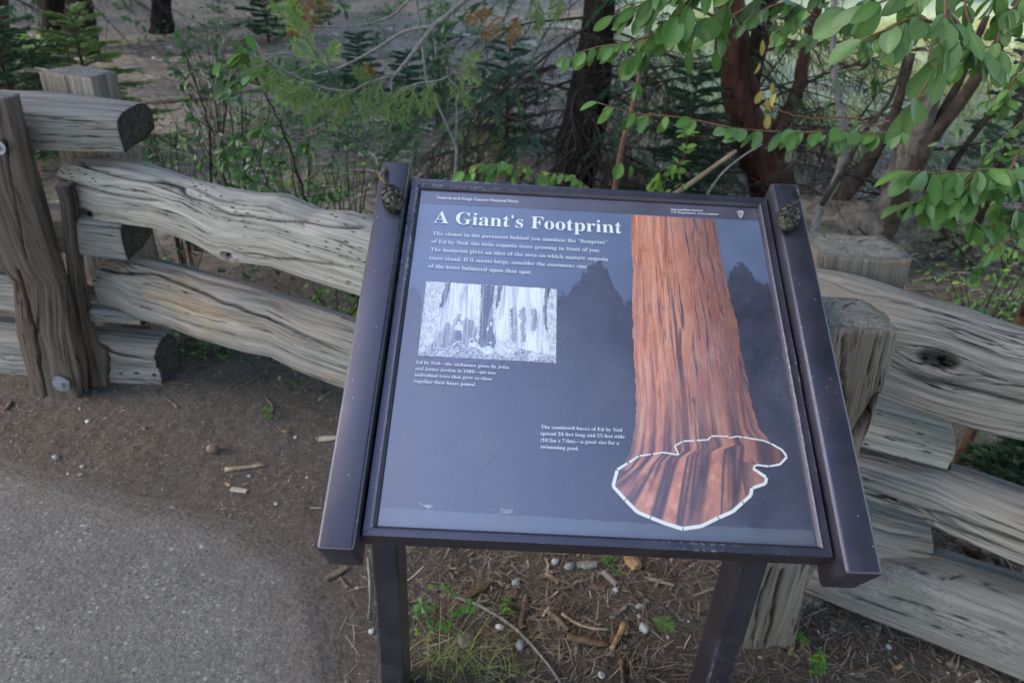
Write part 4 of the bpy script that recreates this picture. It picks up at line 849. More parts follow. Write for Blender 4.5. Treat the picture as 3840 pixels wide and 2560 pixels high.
def leafy_twig(parent, mb, pts, size, step, kinds='g', r=.003, droop=.5, spread=1., nrm=None, both=True, face=-.2):
    P = stem(mb, pts, r, r * .45, 5); acc = 0; side = 1
    stp = step
    for a, b in zip(P[:-1], P[1:]):
        d = b - a; L = d.length; acc += L
        while acc > stp:
            acc -= stp; stp = step * rnd.choice((.45, .7, 1.1, 1.9)); side = -side; t = d.normalized(); s = t.cross(Vector((0, .3, 1))).normalized() * side
            for k in ((1, -1, rnd.choice((-.4, .4))) if both and rnd.random() < .6 else (1, -.5)):
                dd = t * rnd.uniform(.1, .8) + s * k * rnd.uniform(.5, 1.) * spread + Vector((0, face, -droop * rnd.uniform(.3, 1.4)))
                put_leaf(parent, rnd.choice(kinds), b, dd, size, nrm)
    t = (P[-1] - P[-2]).normalized(); put_leaf(parent, rnd.choice(kinds), P[-1], t + Vector((0, 0, -droop * .5)), size, nrm)
    return P
# needle sprays: a central shoot with short side shoots clothed in fine needles
def needle(mb, p, d, L, w_, nrm):
    d = d.normalized(); s = d.cross(nrm)
    if s.length < .05: s = d.cross(Vector((1, 0, 0)))
    s = s.normalized() * w_; mb.add([p - s, p + s, p + d * L], [(0, 1, 2)])
def spray(mb, p, d, up, L, side=.45, nl=.016, nstep=.006, sstep=.03, w_=.0011, droop=.15):
    d = d.normalized(); s = d.cross(up).normalized(); n_ = max(3, int(L / sstep)); pos = Vector(p); dirv = d.copy()
    for i in range(n_):
        dirv = (dirv + Vector((0, 0, -droop * sstep / L * 1.5))).normalized(); q = pos + dirv * sstep
        for sg in (-1, 1):
            sl = L * side * (1 - (i / n_) ** 1.3) * rnd.uniform(.6, 1.1) + .01
            sd = (dirv * rnd.uniform(.55, .9) + s * sg * rnd.uniform(.6, .9) + up * rnd.uniform(-.15, .1)).normalized(); k = max(2, int(sl / nstep))
            for j in range(k):
                b = q + sd * (j / k * sl) + Vector((0, 0, -droop * (j / k * sl) ** 2 * 8)); rs = sd.cross(up).normalized()
                for g_ in (-1, 1): needle(mb, b, sd * .75 + rs * g_ * .75 + up * rnd.uniform(-.25, .25), nl * rnd.uniform(.7, 1.1), w_, up)
        for j in range(3):
            for g_ in (-1, 1): needle(mb, pos + dirv * sstep * j / 3, dirv * .6 + s * g_ * .8, nl, w_, up)
        pos = q
    needle(mb, pos, dirv, nl, w_ * 1.3, up)
def fronds(mb, p, d, L, n_, sl=.035, w_=.0013, up=Vector((0, 0, 1)), spreadk=.6, droop=.3):
    """a shoot feathered with fine forward-sweeping strands that thin out to its tip"""
    d = d.normalized(); s = d.cross(up)
    if s.length < .1: s = d.cross(Vector((0, 1, 0)))
    s.normalize(); u2 = s.cross(d)
    for i in range(n_):
        t = rnd.random() ** .8; a = rnd.uniform(-1, 1); q = p + d * L * t + Vector((0, 0, -droop * L * t * t)) + u2 * rnd.uniform(-.04, .04) * L
        e = (d * rnd.uniform(.7, 1.) + s * a * spreadk * 1.5 + u2 * rnd.uniform(-.25, .25) + Vector((0, 0, -droop * t))).normalized(); l_ = sl * rnd.uniform(.5, 1.15) * (1.1 - .5 * t)
        m_ = q + e * l_ * .55; e2 = (e + Vector((0, 0, -.35 * droop)) + d * .15).normalized(); r_ = e.cross(Vector((rnd.uniform(-.3, .3), -1, rnd.uniform(-.3, .3)))).normalized() * w_ * rnd.uniform(.7, 1.2)
        mb.add([q - r_, q + r_, m_ + r_ * .9, m_ - r_ * .9, m_ + e2 * l_ * .5], [(0, 1, 2, 3), (3, 2, 4)])
def dead_bough(mb, p, d, L, r, depth=2, sag=.25):
    P = [Vector(p)]; dv = Vector(d).normalized(); n_ = 6
    for i in range(n_):
        dv = (dv + Vector((rnd.uniform(-.18, .18), rnd.uniform(-.18, .18), -sag * .25 + rnd.uniform(-.1, .12)))).normalized(); P.append(P[-1] + dv * L / n_)
    mb.tube(P, [r * (1 - .8 * i / n_) for i in range(n_ + 1)], 4 if depth < 2 else 5)
    if depth > 0:
        for i in range(2, n_ + 1):
            for _ in range(3 if depth > 1 else 2):
                sd = (dv + Vector((rnd.uniform(-1, 1), rnd.uniform(-.8, .8), rnd.uniform(-.9, .3)))).normalized(); dead_bough(mb, P[i], sd, L * rnd.uniform(.2, .42), r * .38, depth - 1, sag * 1.3)
    return P

def trunk_px(name, pts, mat, parent, seg=20, rough=.35):
    """pts: (px, py, depth, width in px)"""
    P = []; R = []
    for x, y, d, wd in pts:
        p = V3(Y(x, y, d)); P.append(p); c = CM.T @ (np.array(p) - CAMP); R.append(wd * .5 * c[2] / FPX)
    S = smooth(P, 6); t = np.linspace(0, len(R) - 1, len(S)); R2 = np.interp(t, np.arange(len(R)), R)
    mb = MB(); mb.tube(S, R2.tolist(), seg, rough=rough, seed=rnd.randrange(99)); return mb.build(name, mat, parent, True), S

# centre: the dark conifer with dead lower boughs
b0 = G(2130, 722); t1 = empty('conifer_tree', (b0[0], b0[1], 0), 'dark barked conifer rising straight behind the sign with dead drooping lower twigs', 'tree')
y1 = float(b0[1]); zb = V3(G(2125, 735))
tr_, S1 = trunk_px('trunk', [(2110, 790, y1, 230), (2128, 722, y1, 185), (2160, 600, y1 + .02, 158), (2195, 420, y1 + .05, 140), (2222, 250, y1 + .08, 128), (2250, 60, y1 + .1, 120), (2285, -200, y1 + .12, 112), (2350, -900, y1 + .3, 90), (2480, -2600, y1 + .6, 60)], M['bark_dark'], t1)
mb = MB()
for k in range(46):
    q = S1[min(len(S1) - 1, rnd.randrange(3, 30))]; q = q.lerp(S1[min(len(S1) - 1, S1.index(q) + 1)], rnd.random()); a = rnd.uniform(-math.pi, math.pi)
    dead_bough(mb, q, (math.cos(a) * 1.1 + .12, math.sin(a) * .8, rnd.uniform(-.5, .35)), rnd.uniform(.5, 1.6), rnd.uniform(.006, .014), 2, rnd.uniform(.05, .5))
tag(mb.build('dead_twigs', M['twig_dark'], t1), kind='stuff')
mb = MB()
for k in range(60):
    a = rnd.uniform(-math.pi, math.pi); q = S1[rnd.randrange(8, 34)]; r_ = rnd.uniform(.4, 1.3); p = q + Vector((math.cos(a) * r_, math.sin(a) * r_, rnd.uniform(-.4, .2)))
    for g_ in range(3): fronds(mb, p, Vector((math.cos(a + g_ - 1), math.sin(a + g_ - 1), -.4)), rnd.uniform(.15, .35), 34, .06, .0032, Vector((0, -.2, 1)), .6, .4)
tag(mb.build('needle_spray', M['needle_dk'], t1), kind='stuff')

# right: red-barked tree leaning left then forking
b1 = G(2900, 800); y2 = float(b1[1]); t2 = empty('red_barked_tree', (b1[0], b1[1], 0), 'leaning tree with red peeling bark, forked into a thick left and a thin right stem', 'tree')
_, S2 = trunk_px('trunk', [(2945, 900, y2, 210), (2915, 800, y2, 160), (2890, 700, y2, 135), (2860, 600, y2, 130), (2825, 500, y2, 125), (2790, 400, y2 + .05, 118), (2765, 280, y2 + .1, 110), (2745, 150, y2 + .12, 108), (2730, 0, y2 + .15, 102), (2700, -400, y2 + .2, 90), (2650, -1400, y2 + .3, 60)], M['bark_red'], t2)
trunk_px('branch', [(2890, 660, y2, 80), (2930, 480, y2 - .05, 62), (2985, 370, y2 - .1, 52), (3005, 260, y2 - .1, 42), (3030, 150, y2 - .1, 40), (3070, 20, y2 - .1, 36), (3160, -200, y2, 30)], M['bark_red'], t2, 12)
mb = MB()
for k in range(50):
    q = S2[rnd.randrange(8, len(S2) - 12)]; a = rnd.uniform(-math.pi, math.pi)
    dead_bough(mb, q, (math.cos(a) - .35, math.sin(a) * .8, rnd.uniform(-.2, .5)), rnd.uniform(.5, 1.4), rnd.uniform(.005, .012), 2, rnd.uniform(.1, .5))
tag(mb.build('dead_twigs', M['twig_dark'], t2), kind='stuff')
# the many-stemmed shrub and the fallen grey trunk at its foot
y3 = float(G(3260, 900)[1]) * .9
lg = empty('fallen_log', V3(Y(3150, 880, y3)) * 1, 'thick grey shaggy fallen log lying behind the right fence posts', 'log')
lg.location.z = 0; trunk_px('trunk', [(2900, 800, y3 + .25, 130), (3010, 815, y3 + .15, 150), (3150, 830, y3 + .05, 165), (3300, 850, y3, 175), (3420, 830, y3, 130)], M['bark_grey'], lg, 24, .25)
sh = empty('multi_stemmed_shrub', V3(Y(3360, 900, y3)), 'tall shrub of several grey and brown stems fanning up right of the sign', 'shrub'); sh.location.z = 0
for k, (pts, m_) in enumerate([([(3330, 1000, y3, 150), (3335, 830, y3, 120), (3370, 700, y3, 105), (3420, 560, y3, 95), (3460, 430, y3, 85), (3500, 300, y3, 75), (3540, 100, y3, 60), (3600, -200, y3, 40)], 'bark_grey'),
                 ([(3270, 960, y3 - .12, 75), (3340, 840, y3 - .1, 62), (3410, 680, y3 - .1, 52), (3500, 520, y3 - .1, 48), (3610, 370, y3 - .1, 48), (3730, 190, y3 - .1, 46), (3850, -10, y3 - .1, 42), (3960, -250, y3, 36)], 'bark_brown'),
                 ([(3350, 840, y3 - .05, 40), (3440, 640, y3 - .05, 36), (3520, 450, y3, 34), (3600, 300, y3, 28), (3700, 60, y3, 24)], 'bark_brown'),
                 ([(3120, 830, y3 + .1, 70), (3170, 720, y3 + .1, 62), (3250, 620, y3 + .1, 55), (3330, 480, y3 + .1, 44), (3370, 380, y3 + .1, 36), (3420, 200, y3 + .1, 28)], 'bark_brown'),
                 ([(3040, 930, y3 - .3, 34), (3075, 790, y3 - .3, 32), (3130, 690, y3 - .3, 30), (3165, 560, y3 - .3, 28), (3160, 440, y3 - .3, 28), (3135, 330, y3 - .3, 26), (3125, 180, y3 - .3, 24), (3128, 0, y3 - .3, 22), (3135, -300, y3 - .3, 20)], 'twig_grey'),
                 ([(3080, 770, y3 - .4, 20), (3160, 640, y3 - .4, 20), (3240, 500, y3 - .4, 18), (3340, 370, y3 - .4, 14), (3400, 180, y3 - .4, 12), (3420, -20, y3 - .4, 10)], 'twig_dark'),
                 ([(3560, 640, y3, 26), (3640, 520, y3, 22), (3730, 420, y3, 20), (3860, 330, y3, 18)], 'twig_dark')]):
    trunk_px('stem', pts, M[m_], sh, 12, .15)
mb = MB()
for x0, y0, x1, y1_ in [(3300, 580, 3000, 640), (3500, 560, 3900, 500), (3440, 800, 3860, 1000), (3400, 760, 3120, 640), (3460, 830, 3900, 900), (3150, 380, 2880, 470), (3500, 900, 3840, 830), (3620, 700, 3820, 560), (3500, 820, 3700, 1040), (3300, 700, 3050, 560), (3560, 620, 3840, 760), (3650, 480, 3900, 260), (3160, 520, 3420, 300), (3700, 900, 3900, 1010)]:
    a = V3(Y(x0, y0, y3)); b = V3(Y(x1, y1_, y3 + rnd.uniform(-.4, .4))); dead_bough(mb, a, b - a, (b - a).length, rnd.uniform(.006, .011), 2, .12)
tag(mb.build('dead_twigs', M['twig_dark'], sh), kind='stuff')
for x, y, sz, k in [(rnd.uniform(3090, 3330), rnd.uniform(120, 560), 1, 'd') for _ in range(70)] + [(rnd.uniform(3500, 3860), rnd.uniform(480, 760), 1, rnd.choice('mmyd')) for _ in range(60)] + [(rnd.uniform(3560, 3860), rnd.uniform(820, 1150), 1, rnd.choice('mmg')) for _ in range(60)] + [(rnd.uniform(2600, 3200), rnd.uniform(-40, 130), 1, 'd') for _ in range(60)]:
    d = y3 - .5 + rnd.uniform(-.5, .3); put_leaf(sh, k, Y(x, y, d), (rnd.uniform(-1, 1), rnd.uniform(-.6, .4), rnd.uniform(-1.2, .2)), .038)
for x, y in [(2850, 235), (2895, 310), (2875, 370), (2900, 120), (2880, 430), (2855, 340), (2910, 350), (2860, 150)]: put_leaf(sh, 'o', Y(x, y, y3 - .9), (rnd.uniform(-.3, .3), -.1, -1), .05, (0, -1, .1))

# the near broad-leaved shrub whose branches reach in from the upper right
sb = empty('broadleaf_shrub', (1.55, 1.95, 0), 'leafy shrub with large oval green leaves reaching in over the right side', 'shrub')
mb = MB(); stem(mb, [(1.55, 1.95, -.02), (1.5, 1.9, .7), (1.42, 1.8, 1.3), (1.3, 1.7, 1.75), (1.1, 1.6, 2.0)], .016, .008, 8); stem(mb, [(1.5, 1.9, .6), (1.35, 1.75, 1.2), (1.2, 1.6, 1.6), (1.0, 1.5, 1.85)], .010, .005, 8)
TW = [([(2800, -260, 1.75), (2660, -90, 1.65), (2560, 40, 1.6), (2470, 130, 1.6), (2390, 210, 1.6)], .064, .030, 'gg'),
      ([(2660, -90, 1.65), (2500, -30, 1.6), (2380, 30, 1.6), (2300, 60, 1.6)], .056, .028, 'gm'), ([(2800, -200, 1.7), (2740, -30, 1.7), (2700, 80, 1.7), (2690, 180, 1.7)], .060, .032, 'gm'),
      ([(2470, 130, 1.6), (2330, 165, 1.6), (2230, 180, 1.6), (2130, 215, 1.6)], .040, .020, 'bg'),
      ([(3560, -160, 1.35), (3545, 20, 1.3), (3545, 160, 1.28), (3500, 270, 1.26), (3440, 375, 1.25)], .064, .030, 'b'),
      ([(3545, 100, 1.3), (3430, 70, 1.3), (3330, 110, 1.28), (3230, 150, 1.28)], .062, .036, 'bg'), ([(3545, 40, 1.3), (3640, 140, 1.3), (3690, 210, 1.3), (3720, 250, 1.3)], .052, .026, 'b'),
      ([(3560, -60, 1.35), (3400, -40, 1.35), (3300, 10, 1.35), (3180, 40, 1.4)], .060, .034, 'bg'), ([(3700, -100, 1.5), (3760, 20, 1.5), (3840, 60, 1.5)], .055, .03, 'g'),
      ([(3340, 455, 1.7), (3260, 475, 1.7), (3215, 440, 1.7), (3090, 445, 1.7), (2980, 430, 1.7), (2880, 398, 1.7)], .0001, 1., 'g'),
      ([(3420, 470, 1.75), (3300, 500, 1.72), (3160, 490, 1.7), (3010, 497, 1.7), (2880, 492, 1.7), (2740, 480, 1.7)], .050, .023, 'gb'),
      ([(2740, 480, 1.7), (2600, 450, 1.7), (2500, 435, 1.7), (2380, 425, 1.7), (2240, 385, 1.7)], .044, .085, 'g'),
      ([(3860, 700, 1.5), (3750, 640, 1.45), (3640, 640, 1.42), (3500, 650, 1.40), (3400, 640, 1.4)], .058, .022, 'gb'), ([(3660, 650, 1.42), (3590, 720, 1.4), (3560, 800, 1.4)], .050, .022, 'mg'),
      ([(3780, 650, 1.45), (3830, 560, 1.5), (3900, 500, 1.5)], .045, .026, 'g'), ([(3740, 660, 1.45), (3600, 720, 1.43), (3480, 750, 1.4), (3390, 770, 1.4)], .054, .03, 'gb'), ([(3650, 650, 1.45), (3640, 760, 1.43), (3660, 850, 1.42)], .05, .03, 'gm'), ([(3860, 760, 1.5), (3790, 810, 1.48), (3700, 860, 1.46)], .05, .03, 'gm'), ([(3500, 650, 1.4), (3470, 710, 1.4), (3480, 780, 1.4)], .052, .034, 'g'),
      ([(2560, 40, 1.6), (2600, 110, 1.62), (2590, 180, 1.62)], .055, .034, 'gm'), ([(2900, -60, 1.9), (2820, 10, 1.9), (2740, 60, 1.9), (2640, 70, 1.9)], .055, .03, 'md'), ([(3060, 60, 2.0), (2960, 10, 2.0), (2860, 40, 2.0), (2800, 90, 2.0)], .052, .026, 'dm'),
      ([(3300, -40, 2.1), (3180, 60, 2.1), (3120, 110, 2.1), (3060, 130, 2.1)], .055, .026, 'dm'), ([(3860, 160, 1.8), (3780, 330, 1.8), (3700, 380, 1.8)], .035, .03, 'gm'),
      ([(3900, -80, 1.5), (3780, 60, 1.48), (3740, 160, 1.46), (3760, 240, 1.46)], .046, .022, 'gb'), ([(3640, -120, 1.45), (3620, 20, 1.42), (3640, 120, 1.4), (3600, 220, 1.4)], .044, .022, 'bg'), ([(3420, -100, 1.5), (3440, 10, 1.48), (3420, 110, 1.46), (3360, 170, 1.46)], .046, .024, 'gb'),
      ([(3880, 260, 1.7), (3800, 300, 1.68), (3760, 400, 1.68)], .040, .022, 'gm'), ([(3920, 380, 1.9), (3830, 460, 1.9), (3760, 520, 1.9), (3700, 600, 1.9)], .040, .022, 'gmm'), ([(3300, -80, 1.9), (3240, 60, 1.9), (3260, 200, 1.9), (3290, 300, 1.9)], .038, .024, 'dmm'), ([(3100, -80, 1.8), (3040, 20, 1.8), (2960, 90, 1.8), (2930, 160, 1.8)], .042, .024, 'gmd'),
      ([(3880, 880, 1.7), (3780, 900, 1.7), (3700, 960, 1.7), (3660, 1030, 1.7)], .036, .022, 'gm'), ([(3700, 640, 1.5), (3740, 740, 1.5), (3800, 830, 1.5)], .046, .022, 'gm'), ([(2480, -60, 1.7), (2420, 40, 1.68), (2440, 120, 1.66), (2420, 200, 1.66)], .044, .024, 'gm')]
for pts, sz, st, kd in TW:
    if sz < .001: stem(mb, pts_px(pts), .003, .0014, 5, wig=.003); continue
    leafy_twig(sb, mb, pts_px(pts), sz, st, kd, .0032, droop=.75, spread=1., nrm=(0, -.7, .8), face=-.15)
mb.build('twig', M['twig_red'], sb, True)
# low shoot with fresh leaves just above the sign's top edge
ls = empty('leafy_sapling', V3(Y(2230, 760, 1.9)), 'small sapling with a row of fresh green leaves along the sign\u2019s top edge', 'sapling'); ls.location.z = 0
mb = MB(); a = V3(Y(2260, 760, 1.95)); stem(mb, [(a.x + .03, a.y, 0), (a.x + .02, a.y, .5), a], .006, .004)
for pts, sz, st in [([(2260, 760, 1.95), (2190, 690, 1.95), (2120, 655, 1.95), (2060, 650, 1.95)], .040, .036), ([(2110, 690, 1.95), (2000, 640, 1.95), (1900, 612, 1.93), (1800, 620, 1.9), (1725, 650, 1.9)], .046, .030), ([(1960, 620, 1.93), (1930, 660, 1.93), (1920, 700, 1.93)], .042, .030), ([(1860, 615, 1.92), (1840, 650, 1.9), (1830, 690, 1.9)], .044, .030), ([(1800, 620, 1.9), (1760, 680, 1.9)], .042, .03)]:
    leafy_twig(ls, mb, pts_px(pts), sz, st, 'gyg', .0022, droop=.45, nrm=(0, -.5, .9))
mb.build('stem', M['twig_red'], ls, True)
l2 = empty('thin_sapling', V3(Y(2300, 740, 2.3)), 'slender bare brown sapling leaning behind the middle of the sign', 'sapling'); l2.location.z = 0
mb = MB(); stem(mb, [V3(Y(2280, 960, 2.3))] + pts_px([(2303, 720, 2.3), (2330, 560, 2.3), (2372, 400, 2.3), (2405, 250, 2.3), (2420, 150, 2.3)]), .0095, .006, 7); mb.build('stem', M['twig_red'], l2, True)
for x, y in [(2330, 610), (2365, 620), (2372, 415), (2375, 310), (2385, 330)]: put_leaf(l2, 'g', Y(x, y, 2.28), (rnd.uniform(-.4, .8), -.1, -.8), .05, (0, -1, .3))
l3 = empty('yellow_green_shrub', V3(Y(2560, 720, 2.4)), 'low shrub with small yellow-green leaves behind the top middle of the sign', 'shrub'); l3.location.z = 0
mb = MB()
for pts in ([(2620, 900, 2.4), (2545, 650, 2.4), (2565, 590, 2.4), (2580, 500, 2.4)], [(2560, 620, 2.4), (2520, 620, 2.4), (2480, 640, 2.4), (2440, 690, 2.4)], [(2500, 640, 2.4), (2460, 690, 2.4), (2440, 720, 2.4)], [(2500, 850, 2.4), (2490, 660, 2.4), (2530, 640, 2.4)]):
    leafy_twig(l3, mb, pts_px(pts), .036, .026, 'yyg', .0022, droop=.3)
mb.build('stem', M['twig_red'], l3, True)

# left: leafy shrub behind the upper rail
sl_ = empty('slender_shrub', V3(Y(1100, 780, 2.75)), 'slender loose shrub of small green leaves behind the left upper rail', 'shrub'); sl_.location.z = 0
mb = MB()
for pts, sz, st, kd in [([(1190, 900, 2.7), (1148, 760, 2.72), (1100, 600, 2.75), (1050, 460, 2.75), (980, 330, 2.75), (930, 250, 2.72), (915, 180, 2.7)], .001, 9, 'g'), ([(800, 800, 2.9), (792, 640, 2.9), (785, 480, 2.9), (740, 330, 2.9), (690, 190, 2.9)], .001, 9, 'g'),
                        ([(960, 300, 2.72), (930, 220, 2.7), (900, 200, 2.7), (830, 235, 2.7)], .062, .032, 'g'), ([(960, 300, 2.72), (985, 250, 2.7), (960, 190, 2.7)], .058, .034, 'g'), ([(970, 320, 2.75), (900, 300, 2.75), (840, 330, 2.75)], .055, .04, 'm'),
                        ([(1060, 470, 2.75), (960, 480, 2.75), (880, 520, 2.75), (840, 610, 2.75)], .05, .035, 'mg'), ([(1100, 600, 2.75), (1160, 520, 2.75), (1220, 490, 2.75)], .045, .034, 'm'), ([(1120, 660, 2.75), (1040, 590, 2.75), (930, 560, 2.75), (840, 560, 2.75)], .05, .030, 'gm'),
                        ([(1130, 700, 2.75), (1200, 640, 2.75), (1260, 600, 2.75)], .045, .032, 'm'), ([(1140, 740, 2.75), (1210, 730, 2.7), (1280, 720, 2.7)], .048, .032, 'm'), ([(790, 640, 2.9), (720, 560, 2.9), (680, 500, 2.9)], .045, .034, 'gm'), ([(785, 480, 2.9), (720, 430, 2.9), (690, 350, 2.9)], .045, .04, 'md'),
                        ([(792, 620, 2.9), (850, 590, 2.85), (900, 560, 2.85)], .05, .03, 'gm'), ([(1050, 460, 2.75), (1090, 420, 2.75), (1130, 440, 2.75)], .045, .034, 'md'), ([(760, 380, 2.9), (700, 300, 2.9), (640, 240, 2.9)], .045, .04, 'dm'), ([(740, 330, 2.9), (700, 240, 2.9), (680, 150, 2.9)], .04, .04, 'dm'),
                        ([(1130, 800, 2.6), (1060, 740, 2.6), (980, 680, 2.6)], .05, .03, 'gm'), ([(1000, 820, 2.7), (960, 700, 2.7), (900, 640, 2.7)], .045, .03, 'mg')]:
    if st == 9: stem(mb, pts_px(pts), .0065, .0025, 6, wig=.004)
    else: leafy_twig(sl_, mb, pts_px(pts), sz, st, kd, .0025, droop=.5, nrm=(0, -.5, .9))
mb.build('stem', M['bark_brown'], sl_, True)
def bush(name, label, px, py, yd, wpx, hpx, n_, kinds, sz, group=None, mat='bark_brown'):
    """leafy bush rooted in the soil; its leaves fill wpx by hpx above (px, py)"""
    lo = V3(Y(px, py, yd)); top = V3(Y(px, py - hpx, yd)); f = lo.copy(); f.z = GZ(f.x, f.y); t = empty(name, f, label, 'bush', group); k = float((CM.T @ (np.array(lo) - CAMP))[2]) / FPX; W = wpx * k; mb = MB()
    zl = max(lo.z, f.z); zh = max(top.z, zl + .05); m_ = max(6, n_ // 12)
    for i in range(m_):
        a = rnd.uniform(-1, 1); b_ = rnd.uniform(-.35, .35); tip = Vector((lo.x + a * W * .5, lo.y + b_ * W, zl + (zh - zl) * rnd.uniform(.45, 1.) * (1 - .3 * abs(a)))); mid_ = Vector((f.x + a * W * .22, f.y + b_ * W * .5, max(f.z + .02, zl * .8)))
        P = stem(mb, [f + Vector((a * .03, 0, -.01)), mid_, tip], .004, .0015, 5, wig=.004)
        for j in range(n_ // m_ + 1):
            q = P[rnd.randrange(4, len(P))] + Vector((rnd.uniform(-.04, .04), rnd.uniform(-.04, .04), rnd.uniform(-.04, .04)))
            put_leaf(t, rnd.choice(kinds), q, (rnd.uniform(-1, 1), rnd.uniform(-1, .5), rnd.uniform(-.5, .6)), sz)
    mb.build('stem', M[mat], t, True); return t
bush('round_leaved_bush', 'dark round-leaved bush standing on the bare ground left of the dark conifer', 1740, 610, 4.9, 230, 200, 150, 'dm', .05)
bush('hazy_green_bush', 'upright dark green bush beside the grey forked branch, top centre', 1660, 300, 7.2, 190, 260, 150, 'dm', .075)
bush('feathery_green_bush', 'soft yellow-green bush just left of the sign\u2019s upper left corner', 1310, 800, 2.95, 220, 300, 170, 'mmy', .026)
bush('small_leafy_bush', 'small leafy bush half hidden by the stacked rails on the left', 700, 780, 3.4, 260, 260, 120, 'mgd', .034)
bush('bright_weed', 'green weed seen in the gap between the two rails beside the sign', 1260, 1160, 2.35, 220, 110, 70, 'gmy', .03)
bush('shaded_weed', 'shaded weed in the gap right of the second cut rail end', 680, 1030, 2.7, 240, 170, 60, 'dm', .035)
bush('low_green_weed', 'low green weed on the soil right of the bottom cut rail end', 830, 1470, 2.35, 260, 80, 90, 'gd', .022)
bush('sprawling_weed', 'weed at the right edge between the first and second right rails', 3760, 1800, 1.9, 260, 150, 80, 'dm', .03)
bush('sunlit_bush', 'pale green bush in the clearing at the right edge', 3700, 760, 5.2, 420, 260, 180, 'yym', .06)
bush('green_undergrowth', 'green undergrowth above the right end of the top right rail', 3700, 1150, 2.9, 420, 260, 160, 'mgy', .036)
bush('fine_leaved_bush', 'loose small-leaved bush standing left of the slender shrub, beyond the upper rail', 880, 640, 3.6, 460, 500, 300, 'dmm', .045)
bush('fine_leaved_bush', 'small-leaved bush right of the slender shrub\u2019s stem, low behind the upper rail', 1120, 800, 3.2, 400, 330, 290, 'mmg', .038)
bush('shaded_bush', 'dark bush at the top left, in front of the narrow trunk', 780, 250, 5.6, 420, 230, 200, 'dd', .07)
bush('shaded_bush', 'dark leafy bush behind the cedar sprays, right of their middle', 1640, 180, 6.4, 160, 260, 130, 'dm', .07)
bush('mossy_bush', 'yellow-green mossy mound between the far left trunks', 150, 210, 8.2, 260, 90, 160, 'yym', .09)
bush('far_bush', 'blurred green bush at the top edge, left of centre', 1180, 60, 12., 260, 120, 120, 'dm', .14)
bush('low_bush', 'low green bush right of the top cut rail end', 620, 560, 3.0, 180, 200, 90, 'dm', .035)
# dark fir boughs low behind the left posts
def fir(name, label, px, py, yd, hpx, wpx, mat, n_=26, group=None, cat='young fir'):
    f = V3(Y(px, py, yd)); top = V3(Y(px, py - hpx, yd)); k = float((CM.T @ (np.array(f) - CAMP))[2]) / FPX; f.z = GZ(f.x, f.y); t = empty(name, f, label, cat, group); H, W = max(.15, top.z - f.z), wpx * k * .5; mb = MB(); mt = MB()
    mt.tube([f + Vector((0, 0, -.02)), f + Vector((0, 0, H * .5)), f + Vector((0, 0, H))], [.02 * H + .004, .012 * H + .003, .003], 7)
    n_ = int(n_ * 1.6); ws = .00075 * yd + .0006
    for i in range(n_):
        h = (i + .5) / n_; a = i * 2.4 + rnd.uniform(-.3, .3); L = W * (1.05 - h * .85) * rnd.uniform(.75, 1.1) + .05; d = Vector((math.cos(a), math.sin(a), .15 + .3 * h)).normalized(); p = f + Vector((0, 0, H * (.12 + .85 * h)))
        mt.tube([p, p + d * L * .6 + Vector((0, 0, -.02 * L)), p + d * L + Vector((0, 0, -.15 * L))], [.004, .003, .0015], 4); side = d.cross(Vector((0, 0, 1))).normalized()
        fronds(mb, p, d, L, int(40 + 50 * L), .05 + .01 * H, ws, Vector((0, 0, 1)), .55, .15)
        for k in range(max(3, int(L / .09))):
            tt = (k + 1) / (L / .09 + 1.5); q = p + d * L * tt + Vector((0, 0, -.15 * L * tt * tt))
            for sg in (-1, 1): fronds(mb, q, d * .75 + side * sg * rnd.uniform(.6, .9), L * .38 * (1.15 - tt), 22, .04 + .008 * H, ws, Vector((0, 0, 1)), .5, .15)
    mt.build('trunk', M['bark_brown'], t, True); tag(mb.build('foliage', mat, t), kind='stuff'); return t
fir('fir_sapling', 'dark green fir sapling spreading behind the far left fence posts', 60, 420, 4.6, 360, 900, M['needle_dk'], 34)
fir('fir_sapling', 'brighter green fir sapling behind the left rear post', 330, 330, 4.9, 300, 620, M['needle'], 26)
fir('fir_sapling', 'small bluish fir sapling on bare ground left of the grey forked branch', 1350, 310, 7.6, 190, 170, M['needle_blue'], 22)
fir('fir_sapling', 'bluish fir sapling beside the upright dark green bush', 1530, 360, 6.6, 170, 260, M['needle_blue'], 22)
fir('fir_sapling', 'blurred fir sapling at the very top left of centre', 1000, 90, 10.5, 160, 260, M['needle_dk'], 18)
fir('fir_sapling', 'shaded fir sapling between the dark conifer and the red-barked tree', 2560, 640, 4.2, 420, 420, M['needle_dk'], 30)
fir('fir_sapling', 'blue-green fir sapling right of the red fork', 3800, 500, 4.3, 420, 420, M['needle_blue'], 30)
fir('fir_sapling', 'dark fir seedling under the top right rail at the picture edge', 3800, 1840, 1.75, 180, 330, M['needle_dk'], 20)
fir('fir_sapling', 'thin bluish fir sapling left of the dark conifer', 1900, 470, 5.6, 330, 380, M['needle_blue'], 22)
